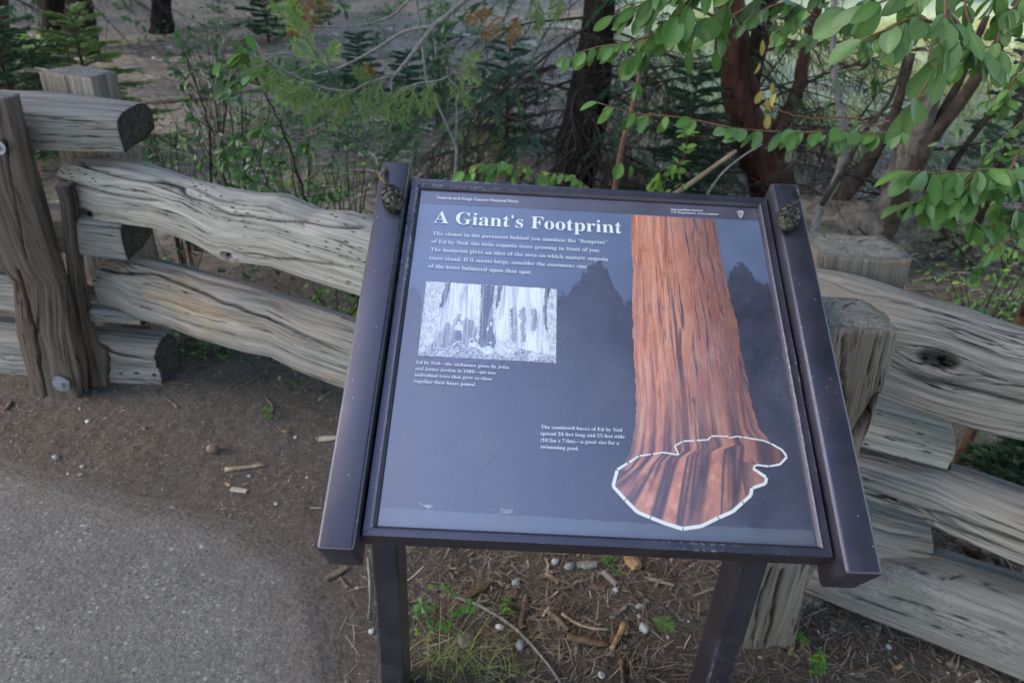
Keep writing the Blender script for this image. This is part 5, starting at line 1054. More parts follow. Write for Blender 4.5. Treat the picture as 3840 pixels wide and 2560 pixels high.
# cedar limb hanging into the picture
cb = empty('cedar_tree', (-3.7, 3.7, 0), 'cedar whose grey limbs with bright green needle sprays hang down top left of centre', 'tree')
cmb = MB(); cmb.tube([(-3.7, 3.7, -.05), (-3.7, 3.75, 1.2), (-3.6, 3.7, 3.0), (-3.5, 3.7, 6.)], [.09, .075, .06, .03], 12, rough=.2)
LIMB = [([(-3.6, 3.7, 3.6), (-1.6, 3.3, 3.2)], [(2050, -330, 2.5), (1900, -150, 2.4), (1745, 0, 2.35), (1625, 100, 2.3)], .013, .009), ([], [(1625, 100, 2.3), (1560, 185, 2.28), (1500, 260, 2.25), (1468, 300, 2.25), (1470, 345, 2.22)], .009, .004), ([], [(1625, 100, 2.3), (1520, 118, 2.3), (1400, 190, 2.3), (1280, 252, 2.3), (1180, 280, 2.3)], .008, .003),
        ([], [(1468, 285, 2.25), (1380, 312, 2.22), (1310, 342, 2.2), (1200, 325, 2.2), (1110, 285, 2.2), (1010, 230, 2.2), (960, 160, 2.2)], .006, .0025), ([], [(1490, 345, 2.22), (1560, 315, 2.2), (1650, 300, 2.2), (1710, 265, 2.2)], .0045, .002), ([], [(1780, -140, 2.6), (1560, -20, 2.6), (1470, 60, 2.6), (1330, 100, 2.6), (1180, 98, 2.6)], .008, .003),
        ([], [(1240, 270, 2.25), (1180, 200, 2.2), (1130, 120, 2.2), (1090, 30, 2.2)], .004, .0015)]
for w0, pp, r0, r1 in LIMB: stem(cmb, w0 + pts_px(pp), r0 * .8, r1 * .8, 7)
cmb.build('branch', M['twig_grey'], cb, True)
mb = MB(); mbf = MB(); mbb = MB()
def sp_px(mb_, x, y, d, ang, Lpx, **kw):
    p = V3(Y(x, y, d)); q = V3(Y(x + math.cos(ang) * Lpx, y + math.sin(ang) * Lpx, d - .02)); L = (q - p).length; v_ = q - p
    cmb2.tube([p, p.lerp(q, .5) + Vector((0, 0, .004)), q], [.0016, .0012, .0006], 4)
    for k in range(5):                    # side shoots off the main one
        t = .1 + .17 * k; b = p + v_ * t; sd = (1 if k % 2 else -1); c_, s_ = math.cos(sd * .62), math.sin(sd * .62); ax_ = Vector((.1, -.85, .45)).normalized(); rot = v_ * c_ + ax_.cross(v_) * s_
        fronds(mb_, b, rot, L * .42 * (1.1 - t), 12, .030, .0012, ax_, .5, .25)
    fronds(mb_, p + v_ * .15, v_, L * .85, 32, .036, .0012, Vector((.1, -.85, .45)).normalized(), .5, .1)
cmb2 = MB()
for x, y, a, L in [(1250, 275, -2.5, 210), (1190, 215, -2.2, 200), (1150, 150, -2.0, 170), (1110, 100, -1.7, 120), (1200, 300, 2.6, 150), (1120, 290, 2.4, 110), (1100, 60, -2.7, 90), (1230, 240, -1.2, 90)]: sp_px(mbf, x, y, 2.2, a, L)
for x, y, a, L in [(1310, 340, 1.9, 110), (1370, 320, 1.6, 120), (1430, 320, 1.3, 140), (1470, 340, 2.2, 120), (1510, 335, 1.5, 130), (1560, 315, 1.9, 100), (1620, 305, 1.6, 120), (1680, 290, .9, 130), (1710, 265, -.7, 110), (1700, 270, .3, 110), (1250, 335, 2.3, 110), (1180, 320, 2.8, 130), (1090, 280, 2.7, 120), (1060, 250, 2.3, 110), (1340, 340, 2.7, 110), (1640, 300, 2.1, 130), (1400, 320, -2.4, 90), (1450, 300, 2.5, 110), (1270, 340, 1.7, 120), (1540, 330, 2.6, 90), (1200, 330, 1.9, 120), (1140, 300, 1.8, 120), (1010, 240, 2.8, 90), (2010, -20, 1.5, 130), (2100, -40, 1.7, 110)]:
    sp_px(mb, x, y, 2.18, a, L)
for x, y, a, L in [(1230, 70, 2.9, 150), (1270, 50, 3.4, 170), (1180, 60, 2.6, 120), (1900, 60, 2.4, 120), (1950, 50, 1.9, 110), (1860, 40, 2.8, 110), (1290, 350, 1.6, 60), (1420, 290, -2.6, 60)]: sp_px(mbb, x, y, 2.5, a, L)
tag(cmb2.build('fine_twigs', M['twig_grey'], cb, True), kind='stuff'); tag(mbf.build('fresh_needle_spray', M['needle_fresh'], cb), kind='stuff'); tag(mb.build('needle_spray', M['needle'], cb), kind='stuff'); tag(mbb.build('dead_needle_spray', M['needle_brown'], cb), kind='stuff')
# bare thin sapling left of the sign's top
l4 = empty('bare_sapling', V3(Y(1705, 680, 2.6)), 'thin bare grey forked sapling behind the sign\u2019s top left', 'sapling'); l4.location.z = 0
mb = MB(); stem(mb, [V3(Y(1700, 900, 2.6))] + pts_px([(1705, 680, 2.6), (1712, 560, 2.6), (1680, 480, 2.6), (1640, 390, 2.6), (1600, 300, 2.6), (1575, 100, 2.6), (1560, -20, 2.6)]), .007, .003, 6); stem(mb, pts_px([(1708, 540, 2.6), (1712, 420, 2.6), (1705, 310, 2.6)]), .004, .002, 5); mb.build('stem', M['twig_grey'], l4, True)
# upper left trunks
TOPLEFT = []
for x, y0, w_, lab in [(215, 150, 105, 'left trunk of the two dark trunks at the top left'), (305, 175, 95, 'right trunk of the two dark trunks at the top left'), (610, 100, 62, 'narrow dark trunk at the top left, right of the close pair'), (-10, 330, 90, 'reddish trunk at the very left edge')]:
    b = G(x, y0); t = empty('tree', (b[0], b[1], 0), lab, 'tree'); d = float(b[1])
    trunk_px('trunk', [(x, y0 + 40, d, w_ * 1.5), (x, y0, d, w_ * 1.15), (x - 5, y0 - 120, d, w_), (x - 20, y0 - 500, d, w_ * .9), (x - 60, -2000, d, w_ * .7)], M['bark_red'] if x < 0 else M['bark_dark'], t, 16); TOPLEFT.append((t, b))
    mb = MB()
    for k in range(14): a = rnd.uniform(-3.1, 3.1); h = rnd.uniform(.6, 3.5); dead_bough(mb, (b[0], b[1], h), (math.cos(a), math.sin(a), -.2), rnd.uniform(.8, 2.), .012, 1, .3)
    tag(mb.build('dead_twigs', M['twig_dark'], t), kind='stuff')
# fallen timber on the forest floor
def log(px, label, w0, w1, mat, name='fallen_log', cat='log', z=0., branch=False):
    P = []; R = []
    for i, (x, y) in enumerate(px):
        p = V3(G(x, y)); c = CM.T @ (np.array(p) - CAMP); r = (w0 + (w1 - w0) * i / (len(px) - 1)) * .5 * c[2] / FPX; p.z = GZ(p.x, p.y) + r * .7; P.append(p); R.append(r)
    t = MB(); S = smooth(P, 5); R2 = np.interp(np.linspace(0, len(R) - 1, len(S)), np.arange(len(R)), R).tolist(); t.tube(S, R2, 9, rough=.35, seed=rnd.randrange(99))
    o = t.build(name, mat, None, True); return tag(o, label, cat)
log([(500, 385), (640, 378), (780, 362), (900, 340), (1010, 325)], 'half-barked tan log lying behind the left shrub', 20, 17, M['log_tan'])
log([(985, 362), (1060, 352), (1140, 350)], 'short bleached branch right of the tan log', 12, 9, M['log_pale'], 'fallen_branch', 'branch')
log([(1230, 385), (1300, 395), (1360, 402), (1450, 410)], 'thin grey stick lying below the hanging cedar sprays', 8, 5, M['log_pale'], 'fallen_branch', 'branch')
log([(1635, 122), (1720, 125), (1830, 140), (1950, 158), (2010, 165)], 'long bleached log across the far ground, top centre', 20, 14, M['log_pale'])
log([(1970, 175), (2025, 190)], 'short white log end right of the long bleached log', 22, 16, M['log_pale'], 'fallen_branch', 'branch')
log([(2000, 98), (2110, 105), (2180, 112)], 'pale log at the far edge of the clearing', 18, 14, M['log_pale'])
log([(1005, 655), (1030, 680), (1080, 690)], 'curved tan fallen branch behind the upper rail', 9, 7, M['log_tan'], 'fallen_branch', 'branch')
log([(1390, 492), (1410, 478), (1460, 476), (1500, 484)], 'hooked grey root on the bare soil', 8, 5, M['log_pale'], 'fallen_branch', 'branch')
log([(1530, 470), (1600, 485), (1640, 500)], 'small pale stick right of the hooked root', 6, 4, M['log_pale'], 'fallen_branch', 'branch')
log([(900, 100), (960, 115), (1040, 110)], 'dark rotting log at the top left of centre', 34, 26, M['bark_grey'])
# undergrowth: low tangled leafage, too much of it to count, and fallen twigs
def undergrowth(name, label, n_c, xr, yr, cols, keep, seed_h=.34):
    mb = MB(); k = 0
    while k < n_c:
        x = rnd.uniform(*xr); y = rnd.uniform(*yr)
        if not keep(x, y): continue
        k += 1; R = rnd.uniform(.12, .38); H = rnd.uniform(.08, seed_h); z0 = GZ(x, y); s_ = .018 + .0045 * y; c0 = rnd.choice(cols)
        for j in range(rnd.randrange(30, 70)):
            a = rnd.uniform(0, 6.28); r_ = R * rnd.random() ** .6; p = Vector((x + math.cos(a) * r_, y + math.sin(a) * r_, z0 + H * rnd.random() * (1.1 - r_ / R * .6))); d = Vector((rnd.uniform(-1, 1), rnd.uniform(-1, .4), rnd.uniform(-.6, .5))).normalized() * s_ * rnd.uniform(.6, 1.3)
            w_ = d.cross(Vector((rnd.uniform(-.4, .4), -.4, 1))).normalized() * d.length * .27; kk = rnd.uniform(.6, 1.3); c = tuple(q * kk for q in c0)
            mb.add([p, p + d * .5 + w_, p + d, p + d * .5 - w_], [(0, 1, 2, 3)], None, c)
    tag(mb.build(name, M['under'], None), label, 'undergrowth', kind='stuff')
M['under'] = vcol_mat('undergrowth_leaf', .6, .3)
UG = [(.03, .075, .022), (.05, .12, .03), (.075, .155, .04), (.022, .05, .02), (.10, .155, .05)]
inv = lambda x, y: abs(x) < y * .8 + .6
undergrowth('undergrowth', 'low dark green undergrowth beyond the left rails', 190, (-6.5, -.9), (2.9, 8.5), UG, lambda x, y: inv(x, y) and fbm(np.array([x * .7]), np.array([y * .7]), 61, 3)[0] > .45)
undergrowth('undergrowth', 'low green undergrowth beyond the right rails and shrub', 110, (.2, 6.5), (2.6, 7.5), UG + [(.10, .16, .04)], lambda x, y: inv(x, y))
undergrowth('undergrowth', 'blurred far undergrowth along the wood\u2019s edge', 90, (-12, 9), (9.5, 17), UG[:3], lambda x, y: inv(x, y), .7)
undergrowth('undergrowth', 'weeds in the shade just behind the middle rails', 34, (-1.5, .6), (2.35, 3.1), UG, lambda x, y: True, .16)
mb = MB()
for k in range(620):
    x = rnd.uniform(-7, 5); y = rnd.uniform(2.5, 10)
    if not inv(x, y): continue
    a = rnd.uniform(0, 3.14); L = rnd.uniform(.12, .6); r_ = rnd.uniform(.002, .006) * (1 + y * .12); P = [Vector((x + math.cos(a) * L * t + math.sin(a) * L * .15 * math.sin(t * 3), y + math.sin(a) * L * t, 0)) for t in (0, .33, .66, 1)]
    for p in P: p.z = GZ(p.x, p.y) + r_ + rnd.uniform(0, .02)
    mb.tube(P, [r_, r_, r_ * .8, r_ * .5], 4, rnd.choice([(.30, .27, .24), (.20, .16, .13), (.12, .09, .07), (.42, .38, .34)]))
tag(mb.build('fallen_twigs', M['under'], None), 'grey and brown twigs strewn over the forest floor', 'twigs', kind='stuff')
# leaning orange stick behind the sign's top right
sk = MB(); stem(sk, pts_px([(2480, 760, 2.6), (2600, 680, 2.7), (2760, 565, 2.8)]), .011, .007, 7); tag(sk.build('leaning_branch', M['log_tan'], None, True), 'tan branch leaning behind the sign\u2019s top right', 'branch')
sk = MB(); stem(sk, pts_px([(2620, 780, 2.5), (2700, 660, 2.5), (2780, 590, 2.5), (2860, 540, 2.5)]), .005, .003, 6); tag(sk.build('leaning_branch', M['twig_grey'], None, True), 'thin grey stick leaning below the red-barked tree', 'branch')
# the wood's edge all round: trees with crowns, standing beyond and beside the picture's frame
def crown_mesh(name, R, H, n_, sz, mat, conifer):
    v = np.zeros((n_ * 3, 3)); k = 0; cl = [(nr.uniform(-1, 1), nr.uniform(-1, 1), nr.uniform(0, 1)) for _ in range(60)]
    for i in range(n_):
        c = cl[nr.integers(60)]; h = np.clip(c[2] + nr.normal(0, .05), 0, 1); rr = R * ((1.05 - h) if conifer else math.sqrt(max(.05, 1 - (2 * h - 1) ** 2))); a = math.atan2(c[1], c[0]) + nr.normal(0, .3); q = rr * min(1., math.hypot(c[0], c[1])) * nr.uniform(.6, 1.05)
        p = np.array([math.cos(a) * q, math.sin(a) * q, h * H]) + nr.normal(0, .12, 3); d1 = nr.normal(0, 1, 3); d1 /= np.linalg.norm(d1); d2 = np.cross(d1, nr.normal(0, 1, 3)); d2 /= np.linalg.norm(d2); s = sz * nr.uniform(.6, 1.3)
        v[k] = p; v[k + 1] = p + d1 * s; v[k + 2] = p + d1 * s * .5 + d2 * s * .5; k += 3
    me = bpy.data.meshes.new(name); me.from_pydata(v.tolist(), [], np.arange(n_ * 3).reshape(-1, 3).tolist()); me.materials.append(mat); return me
CRC = crown_mesh('crown', 2.4, 11, 9000, .34, M['needle_dk'], True); CRB = crown_mesh('crown', 2.6, 4.2, 9000, .26, M['leaf_shade'], False)
tkm = MB(); tkm.tube([(0, 0, -.3), (.03, 0, 2), (.1, .05, 6), (.1, .1, 12)], [.28, .22, .16, .04], 12, rough=.2); TKM = tkm.mesh('trunk', True); TKM.materials.append(M['bark_dark'])
WOOD = [(-9, 17, 1.2, 3.2), (-4.8, 21, 1.3, 3.6), (-13, 24, 1.5, 3), (-1, 27, 1.4, 4), (3.5, 30, 1.4, 4.5), (9, 32, 1.5, 5), (16, 30, 1.5, 4), (-8, 32, 1.6, 3), (21, 22, 1.3, 3), (-12.5, 11, 1.1, 3), (12.5, 40, 1.7, 4), (-18, 15, 1.4, 3), (-7.5, 7.5, 1., 4.2), (9.5, 7, 1., 4.8)]
WLAB = ['conifer of the far wood behind the two dark trunks at the top left', 'conifer of the far wood behind the narrow dark trunk', 'conifer of the far wood in the top left corner', 'distant conifer straight behind the bleached logs', 'distant conifer at the far rim of the grassy clearing, left of the red-barked tree', 'distant conifer at the far rim of the clearing behind the forked shrub', 'distant conifer beyond the clearing at the top right corner', 'most distant conifer on the left, beyond the forest floor', 'conifer to the right of the clearing, outside the picture', 'conifer left of the fence, outside the picture',
        'most distant conifer beyond the clearing', 'conifer far left beyond the fence, outside the picture', 'conifer just left of the picture, beyond the stacked rails', 'conifer just right of the picture, beyond the right rails']
for i, (x, y, s, hb) in enumerate(WOOD):
    t = empty('forest_tree', (x, y, 0), WLAB[i], 'tree', 'conifers standing round the clearing')
    o = bpy.data.objects.new('trunk', TKM); COL.objects.link(o); o.parent = t; o.scale = (s, s, s)
    o = bpy.data.objects.new('crown', CRC); COL.objects.link(o); o.parent = t; o.location = (0, 0, hb); o.scale = (s * 1.15, s * 1.15, s); o.rotation_euler = (0, 0, i * 1.3); o['kind'] = 'stuff'
for t, b in TOPLEFT + [(t1, b0)]:
    o = bpy.data.objects.new('crown', CRC); COL.objects.link(o); o.parent = t; o.location = (0, 0, 3.6 if b[1] > 6 else 3.9); k_ = 1.15 if b[1] > 6 else .62; o.scale = (k_ * 1.2, k_ * 1.2, .9); o['kind'] = 'stuff'
# overhead: unseen trees added to shade the place and darken the sign's gloss
CAN = [(2.6, 2.2, 3.4, 1.0, 'unseen broad-leaved tree whose crown spreads over the right of the sign'), (1.9, 6.4, 4.4, 1.1, 'added broad-leaved shade tree with its crown behind the forked red stems'), (-5.9, 3.4, 4.4, 1.1, 'added broad-leaved shade tree with its crown above the left posts'), (4.8, -.6, 3.2, 1.2, 'added broad-leaved shade tree beside the path to the right'),
       (-4.6, -4.4, 4.2, 1.3, 'added broad-leaved shade tree behind the viewer to the left'), (.9, -6.2, 3.6, 1.3, 'added broad-leaved shade tree straight behind the viewer'), (5.4, -6.0, 3.4, 1.3, 'added broad-leaved shade tree behind the viewer to the right'), (-7.0, -1.2, 5.2, 1.0, 'added tall broad-leaved shade tree on the far side of the path')]
for x, y, z, s, lab in CAN:
    t = empty('unseen_canopy_tree', (x, y, 0), lab, 'tree'); o = bpy.data.objects.new('trunk', TKM); COL.objects.link(o); o.parent = t; o.scale = (.35, .35, .62)
    o = bpy.data.objects.new('crown', CRB); COL.objects.link(o); o.parent = t; o.location = (0, 0, z); o.scale = (s, s, s); o.rotation_euler = (0, 0, x); o['kind'] = 'stuff'
# ------------------------------------------------------------------ ground cover nobody could count
M['litter'] = vcol_mat('needle_litter', .85, .15)
M['grit'] = vcol_mat('loose_grit', .8, .25, .3)
LC = [(.17, .125, .095), (.22, .17, .13), (.27, .215, .165), (.12, .085, .065), (.19, .12, .085), (.34, .29, .23), (.09, .07, .06), (.22, .145, .10)]
def density(x, y):
    sd = path_sd(x, y); d = np.clip(.25 - sd / .35, 0.0, 1)          # thin on the path, full beside it
    d = np.maximum(d, np.where(sd > 0, .16 * np.exp(-sd / .22), 0)); return d
def scatter(n_, x0, x1, y0, y1, f):
    x = nr.uniform(x0, x1, n_); y = nr.uniform(y0, y1, n_); k = nr.uniform(0, 1, n_) < f(x, y); return x[k], y[k]
def quads(name, x, y, L, W, z, mat, cols, tilt=.25, lift=.001):
    n_ = len(x); a = nr.uniform(0, math.pi * 2, n_); e = nr.normal(0, tilt, n_); L = L * nr.uniform(.5, 1.3, n_); W = W * nr.uniform(.6, 1.4, n_)
    dx, dy, dz = np.cos(a) * L / 2, np.sin(a) * L / 2, np.sin(e) * L / 2; wx, wy = -np.sin(a) * W / 2, np.cos(a) * W / 2; cz = z + lift + np.abs(dz) * .7; bow = nr.uniform(0, .12, n_) * L
    V = np.stack([np.stack([x - dx - wx, y - dy - wy, cz - dz], 1), np.stack([x - dx + wx, y - dy + wy, cz - dz], 1), np.stack([x + wx * 1.2 + wy * 0 + bow * wx / (W + 1e-9), y + wy * 1.2 + bow * wy / (W + 1e-9), cz + W * .3], 1), np.stack([x - wx * 1.2 + bow * wx / (W + 1e-9), y - wy * 1.2 + bow * wy / (W + 1e-9), cz + W * .3], 1), np.stack([x + dx + wx * .6, y + dy + wy * .6, cz + dz], 1), np.stack([x + dx - wx * .6, y + dy - wy * .6, cz + dz], 1)], 1).reshape(-1, 3)
    o = np.arange(n_)[:, None] * 6; F = np.concatenate([o + np.array([[0, 1, 2, 3]]), o + np.array([[3, 2, 4, 5]])], 1).reshape(-1, 4)
    me = bpy.data.meshes.new(name); me.vertices.add(len(V)); me.vertices.foreach_set('co', V.astype(np.float32).ravel()); me.loops.add(F.size); me.loops.foreach_set('vertex_index', F.astype(np.int32).ravel())
    me.polygons.add(len(F)); me.polygons.foreach_set('loop_start', (np.arange(len(F)) * 4).astype(np.int32)); me.update(calc_edges=True)
    c = np.array(cols)[nr.integers(0, len(cols), n_)] * nr.uniform(.65, 1.25, (n_, 1)); c = np.repeat(c, 6, 0); c = np.hstack([c, np.ones((len(c), 1))]); ca = me.color_attributes.new('Col', 'FLOAT_COLOR', 'POINT'); ca.data.foreach_set('color', c.astype(np.float32).ravel())
    me.materials.append(mat); ob = bpy.data.objects.new(name, me); COL.objects.link(ob); return tag(ob, kind='stuff')
fn = lambda x, y: density(x, y) * (.25 + .75 * (fbm(x * 4, y * 4, 77, 3) > .46))
x, y = scatter(70000, -2.3, 1.9, .75, 3.4, fn); tag(quads('needle_litter', x, y, .019, .0011, ground_z(x, y), M['litter'], LC), 'thin brown needles and chaff strewn on the soil', 'litter')
x, y = scatter(13000, -2.4, 1.9, .75, 3.6, fn); tag(quads('bark_litter', x, y, .011, .0036, ground_z(x, y), M['litter'], LC, .3), 'small flakes of bark and leaf on the soil', 'litter')
dn = lambda x, y: density(x, y) * np.clip((x + .55) / .5, 0, 1) * (x < 1.7)
x, y = scatter(9000, -.4, 1.6, .75, 1.9, dn); tag(quads('twig_litter', x, y, .055, .0018, ground_z(x, y), M['litter'], LC, .22, .003), 'long dry needles and fine twigs under the sign', 'litter')
x, y = scatter(1900, -.3, 1.6, .75, 1.9, dn); tag(quads('wood_chip_litter', x, y, .024, .006, ground_z(x, y), M['litter'], LC, .25, .003), 'dry bark chips under the sign', 'litter')
def far_f(x, y): return np.clip(.2 + .9 * (fbm(x * .8, y * .8, 5, 3) > .44), 0, 1) * (np.abs(x) < y * .85 + 1)
x, y = scatter(30000, -9, 7, 3.2, 11, far_f); tag(quads('forest_litter', x, y, .10, .008, ground_z(x, y), M['litter'], [(.34, .28, .22), (.24, .18, .135), (.13, .09, .065), (.48, .43, .38), (.20, .125, .08)], .15, .004), 'fallen twigs and chips over the forest floor', 'litter')
x, y = scatter(1500, -8, 7, 4.5, 13, far_f); tag(quads('pale_chips', x, y, .12, .022, ground_z(x, y), M['litter'], [(.55, .52, .48), (.45, .40, .35)], .1, .004), 'bleached chips over the bare forest floor', 'litter')
def stones(name, x, y, s, mat, cols, seed=3, flat_=.6):
    base = np.array([(0, 0, 1), (0, 0, -1), (1, 0, .1), (-1, 0, -.1), (0, 1, -.1), (0, -1, .1), (.62, .62, .35), (-.62, .62, .3), (.6, -.62, .3), (-.62, -.6, .35)]); 
    F0 = np.array([(0, 2, 6), (0, 6, 4), (0, 4, 7), (0, 7, 3), (0, 3, 9), (0, 9, 5), (0, 5, 8), (0, 8, 2), (2, 4, 6), (4, 3, 7), (3, 5, 9), (5, 2, 8), (1, 4, 2), (1, 3, 4), (1, 5, 3), (1, 2, 5)])
    n_ = len(x); a = nr.uniform(0, 6.28, n_); ca, sa = np.cos(a), np.sin(a); sx = s * nr.uniform(.7, 1.3, n_); sy = s * nr.uniform(.5, 1., n_); sz = s * flat_ * nr.uniform(.6, 1.1, n_)
    J = base[None] * (1 + nr.normal(0, .13, (n_, 10, 1))); bx, by, bz = J[:, :, 0] * sx[:, None], J[:, :, 1] * sy[:, None], J[:, :, 2] * sz[:, None]
    V = np.stack([x[:, None] + bx * ca[:, None] - by * sa[:, None], y[:, None] + bx * sa[:, None] + by * ca[:, None], (ground_z(x, y))[:, None] + bz + sz[:, None] * .35], -1).reshape(-1, 3)
    F = (np.arange(n_)[:, None, None] * 10 + F0[None]).reshape(-1, 3); me = bpy.data.meshes.new(name); me.from_pydata(V.tolist(), [], F.tolist())
    c = np.array(cols)[nr.integers(0, len(cols), n_)] * nr.uniform(.7, 1.2, (n_, 1)); c = np.hstack([np.repeat(c, 10, 0), np.ones((n_ * 10, 1))]); at = me.color_attributes.new('Col', 'FLOAT_COLOR', 'POINT'); at.data.foreach_set('color', c.astype(np.float32).ravel())
    me.materials.append(mat); ob = bpy.data.objects.new(name, me); COL.objects.link(ob); return ob
SCOL = [(.25, .23, .21), (.17, .16, .16), (.36, .34, .31), (.12, .11, .12), (.22, .18, .15), (.10, .08, .065), (.20, .15, .11)]
x, y = scatter(15000, -2.3, 1.7, .75, 3.2, lambda x, y: np.clip(.35 - path_sd(x, y), .0, .8) * .6 + .10 * (path_sd(x, y) > 0)); s_ = .0022 * np.exp(nr.normal(0, .4, len(x)))
tag(stones('loose_grit', x, y, s_, M['grit'], SCOL), 'loose grit and sand grains on soil and path edge', 'gravel', kind='stuff')
x, y = scatter(600, -.4, 1.6, .75, 1.8, dn); s_ = .0045 * np.exp(nr.normal(0, .35, len(x))); tag(stones('pebble_scatter', x, y, s_, M['grit'], SCOL), 'small pebbles among the litter under the sign', 'gravel', kind='stuff')
# dry grass of the clearing, paled as if sunlit, and the grass tuft by the sign's left leg
def blades(name, x, y, h, wd, mat, label, lean=.35, z=None):
    n_ = len(x); z = ground_z(x, y) if z is None else z; a = nr.uniform(0, 6.28, n_); h = h * nr.uniform(.5, 1.2, n_); l1 = nr.uniform(.1, 1, n_) * lean * h; ww = wd * nr.uniform(.6, 1.2, n_); b = nr.uniform(0, 6.28, n_); wx, wy = np.cos(b) * ww, np.sin(b) * ww
    P = []
    for t, k in ((0, 1.), (.4, .9), (.75, .6)):
        cx, cy_, cz = x + np.cos(a) * l1 * t * t * 1.6, y + np.sin(a) * l1 * t * t * 1.6, z + h * t * (1 - .25 * t * lean); P += [np.stack([cx - wx * k, cy_ - wy * k, cz], 1), np.stack([cx + wx * k, cy_ + wy * k, cz], 1)]
    P.append(np.stack([x + np.cos(a) * l1 * 1.7, y + np.sin(a) * l1 * 1.7, z + h * (1 - .3 * lean)], 1)); V = np.stack(P, 1).reshape(-1, 3); o = np.arange(n_) * 7
    me = bpy.data.meshes.new(name); F = [q for i in o.tolist() for q in ((i, i + 1, i + 3, i + 2), (i + 2, i + 3, i + 5, i + 4), (i + 4, i + 5, i + 6))]; me.from_pydata(V.tolist(), [], F); me.materials.append(mat)
    ob = bpy.data.objects.new(name, me); COL.objects.link(ob); return tag(ob, label, 'grass', kind='stuff')
x, y = scatter(42000, -3, 13, 5.5, 20, lambda x, y: np.clip((x - .1 * y + .2) / 2.2, 0, 1) * (fbm(x * .6, y * .6, 12, 3) > .36) * (x < y * .8 + 1)); blades('clearing_grass', x, y, .30, .006, M['grass'], 'dry grass of the clearing behind the trees, coloured pale as if sunlit')
x, y = scatter(2600, -3, 0, 4.2, 8, lambda x, y: (fbm(x * 1.2, y * 1.2, 19, 3) > .52)); blades('sparse_dry_grass', x, y, .12, .003, M['grass'], 'sparse dry grass on the bare soil')
gt = G(1810, 640); x = gt[0] + nr.normal(0, .10, 900); y = gt[1] + .9 + nr.normal(0, .1, 900); blades('pale_grass_tuft', x, y, .28, .003, M['grass'], 'pale dry grass tuft on bare soil above the sign\u2019s left', .9)
c = G(1640, 2500); x = c[0] + nr.normal(.03, .065, 75); y = c[1] + nr.normal(0, .03, 75); blades('grass_tuft', x, y, .13, .0010, M['grass_green'], 'tuft of fine grass beside the left leg of the sign', 1.5)
c = G(1850, 2530); x = c[0] + nr.normal(0, .06, 45); y = c[1] + nr.normal(0, .03, 45); blades('grass_tuft', x, y, .09, .001, M['grass_green'], 'sparse fine grass between the legs of the sign', 1.6)
# ------------------------------------------------------------------ single things lying about
M['stick_tan'] = simple_mat('broken_tan_stick', (.16, .12, .085), (.48, .37, .25), 30, .8, .5, .002, stretch=(1, 1, 1)); M['stick_brown'] = simple_mat('brown_stick', (.07, .048, .034), (.22, .16, .115), 60, .85, .5, .002)
M['stick_grey'] = simple_mat('grey_stick', (.12, .10, .085), (.30, .265, .23), 60, .85, .5, .002); M['chip_pale'] = simple_mat('pale_wood_chip', (.30, .25, .18), (.50, .43, .33), 60, .8, .4, .002)
M['bark_bit'] = simple_mat('brown_bark_piece', (.06, .04, .03), (.20, .125, .08), 50, .9, .6, .003); M['bark_orange'] = simple_mat('orange_wood_piece', (.16, .09, .04), (.42, .27, .14), 40, .85, .6, .003)
M['st_white'] = simple_mat('white_stone', (.32, .31, .295), (.56, .55, .53), 60, .7, .4, .002); M['st_grey'] = simple_mat('grey_stone', (.16, .165, .17), (.34, .34, .34), 60, .75, .4, .002); M['st_brown'] = simple_mat('brown_stone', (.08, .065, .055), (.20, .165, .14), 50, .8, .4, .003)
M['leaf_dry'] = simple_mat('dry_leaf', (.16, .13, .11), (.32, .28, .25), 60, .8, .3, .002)
def gp(px, py, dz=0.):
    p = V3(G(px, py)); p.z = GZ(p.x, p.y) + dz; return p
def depth_at(px, py): c = CM.T @ (G(px, py) - CAMP); return float(c[2])
def stick(px, wpx, mat, label, cat='stick', name='stick', lift=.0, taper=.75):
    P = [gp(x, y) for x, y in px]; r = wpx * .5 * depth_at(*px[0]) / FPX
    for p in P: p.z += r * .9 + lift
    mb = MB(); S = smooth(P, 4) if len(P) > 2 else [P[0].lerp(P[1], t / 5) for t in range(6)]; n_ = len(S); mb.tube(S, [r * (1 - (1 - taper) * i / n_) for i in range(n_)], 8, rough=.35, seed=rnd.randrange(99))
    return tag(mb.build(name, M[mat], None, True), label, cat)
def slab(px, py, Lpx, Wpx, ang, mat, label, cat='wood chip', name='wood_chip', th=.004):
    k = depth_at(px, py) / FPX; p = gp(px, py, th * .8); q = gp(px + math.cos(ang) * 60, py + math.sin(ang) * 60, th * .8); d = (q - p).normalized(); L, W = Lpx * k * 1.1, Wpx * k * 1.3; s = d.cross(Vector((0, 0, 1))).normalized(); mb = MB(); V = []; n_ = 6
    for i in range(n_):
        t = i / (n_ - 1); w_ = W * .5 * (.75 + .25 * math.sin(3.1 * t)) * rnd.uniform(.8, 1.1); c_ = p + d * (t - .5) * L + s * rnd.uniform(-.05, .05) * W
        V += [c_ - s * w_, c_ - s * w_ * .9 + Vector((0, 0, th)), c_ + Vector((0, 0, th * 1.3)), c_ + s * w_ * .9 + Vector((0, 0, th)), c_ + s * w_]
    F = [(i * 5 + j, i * 5 + j + 1, i * 5 + j + 6, i * 5 + j + 5) for i in range(n_ - 1) for j in range(4)] + [(4, 3, 2, 1, 0), tuple((n_ - 1) * 5 + j for j in range(5))] + [(i * 5 + 4, i * 5, i * 5 + 5, i * 5 + 9) for i in range(n_ - 1)]
    mb.add(V, F); return tag(mb.build(name, M[mat]), label, cat)
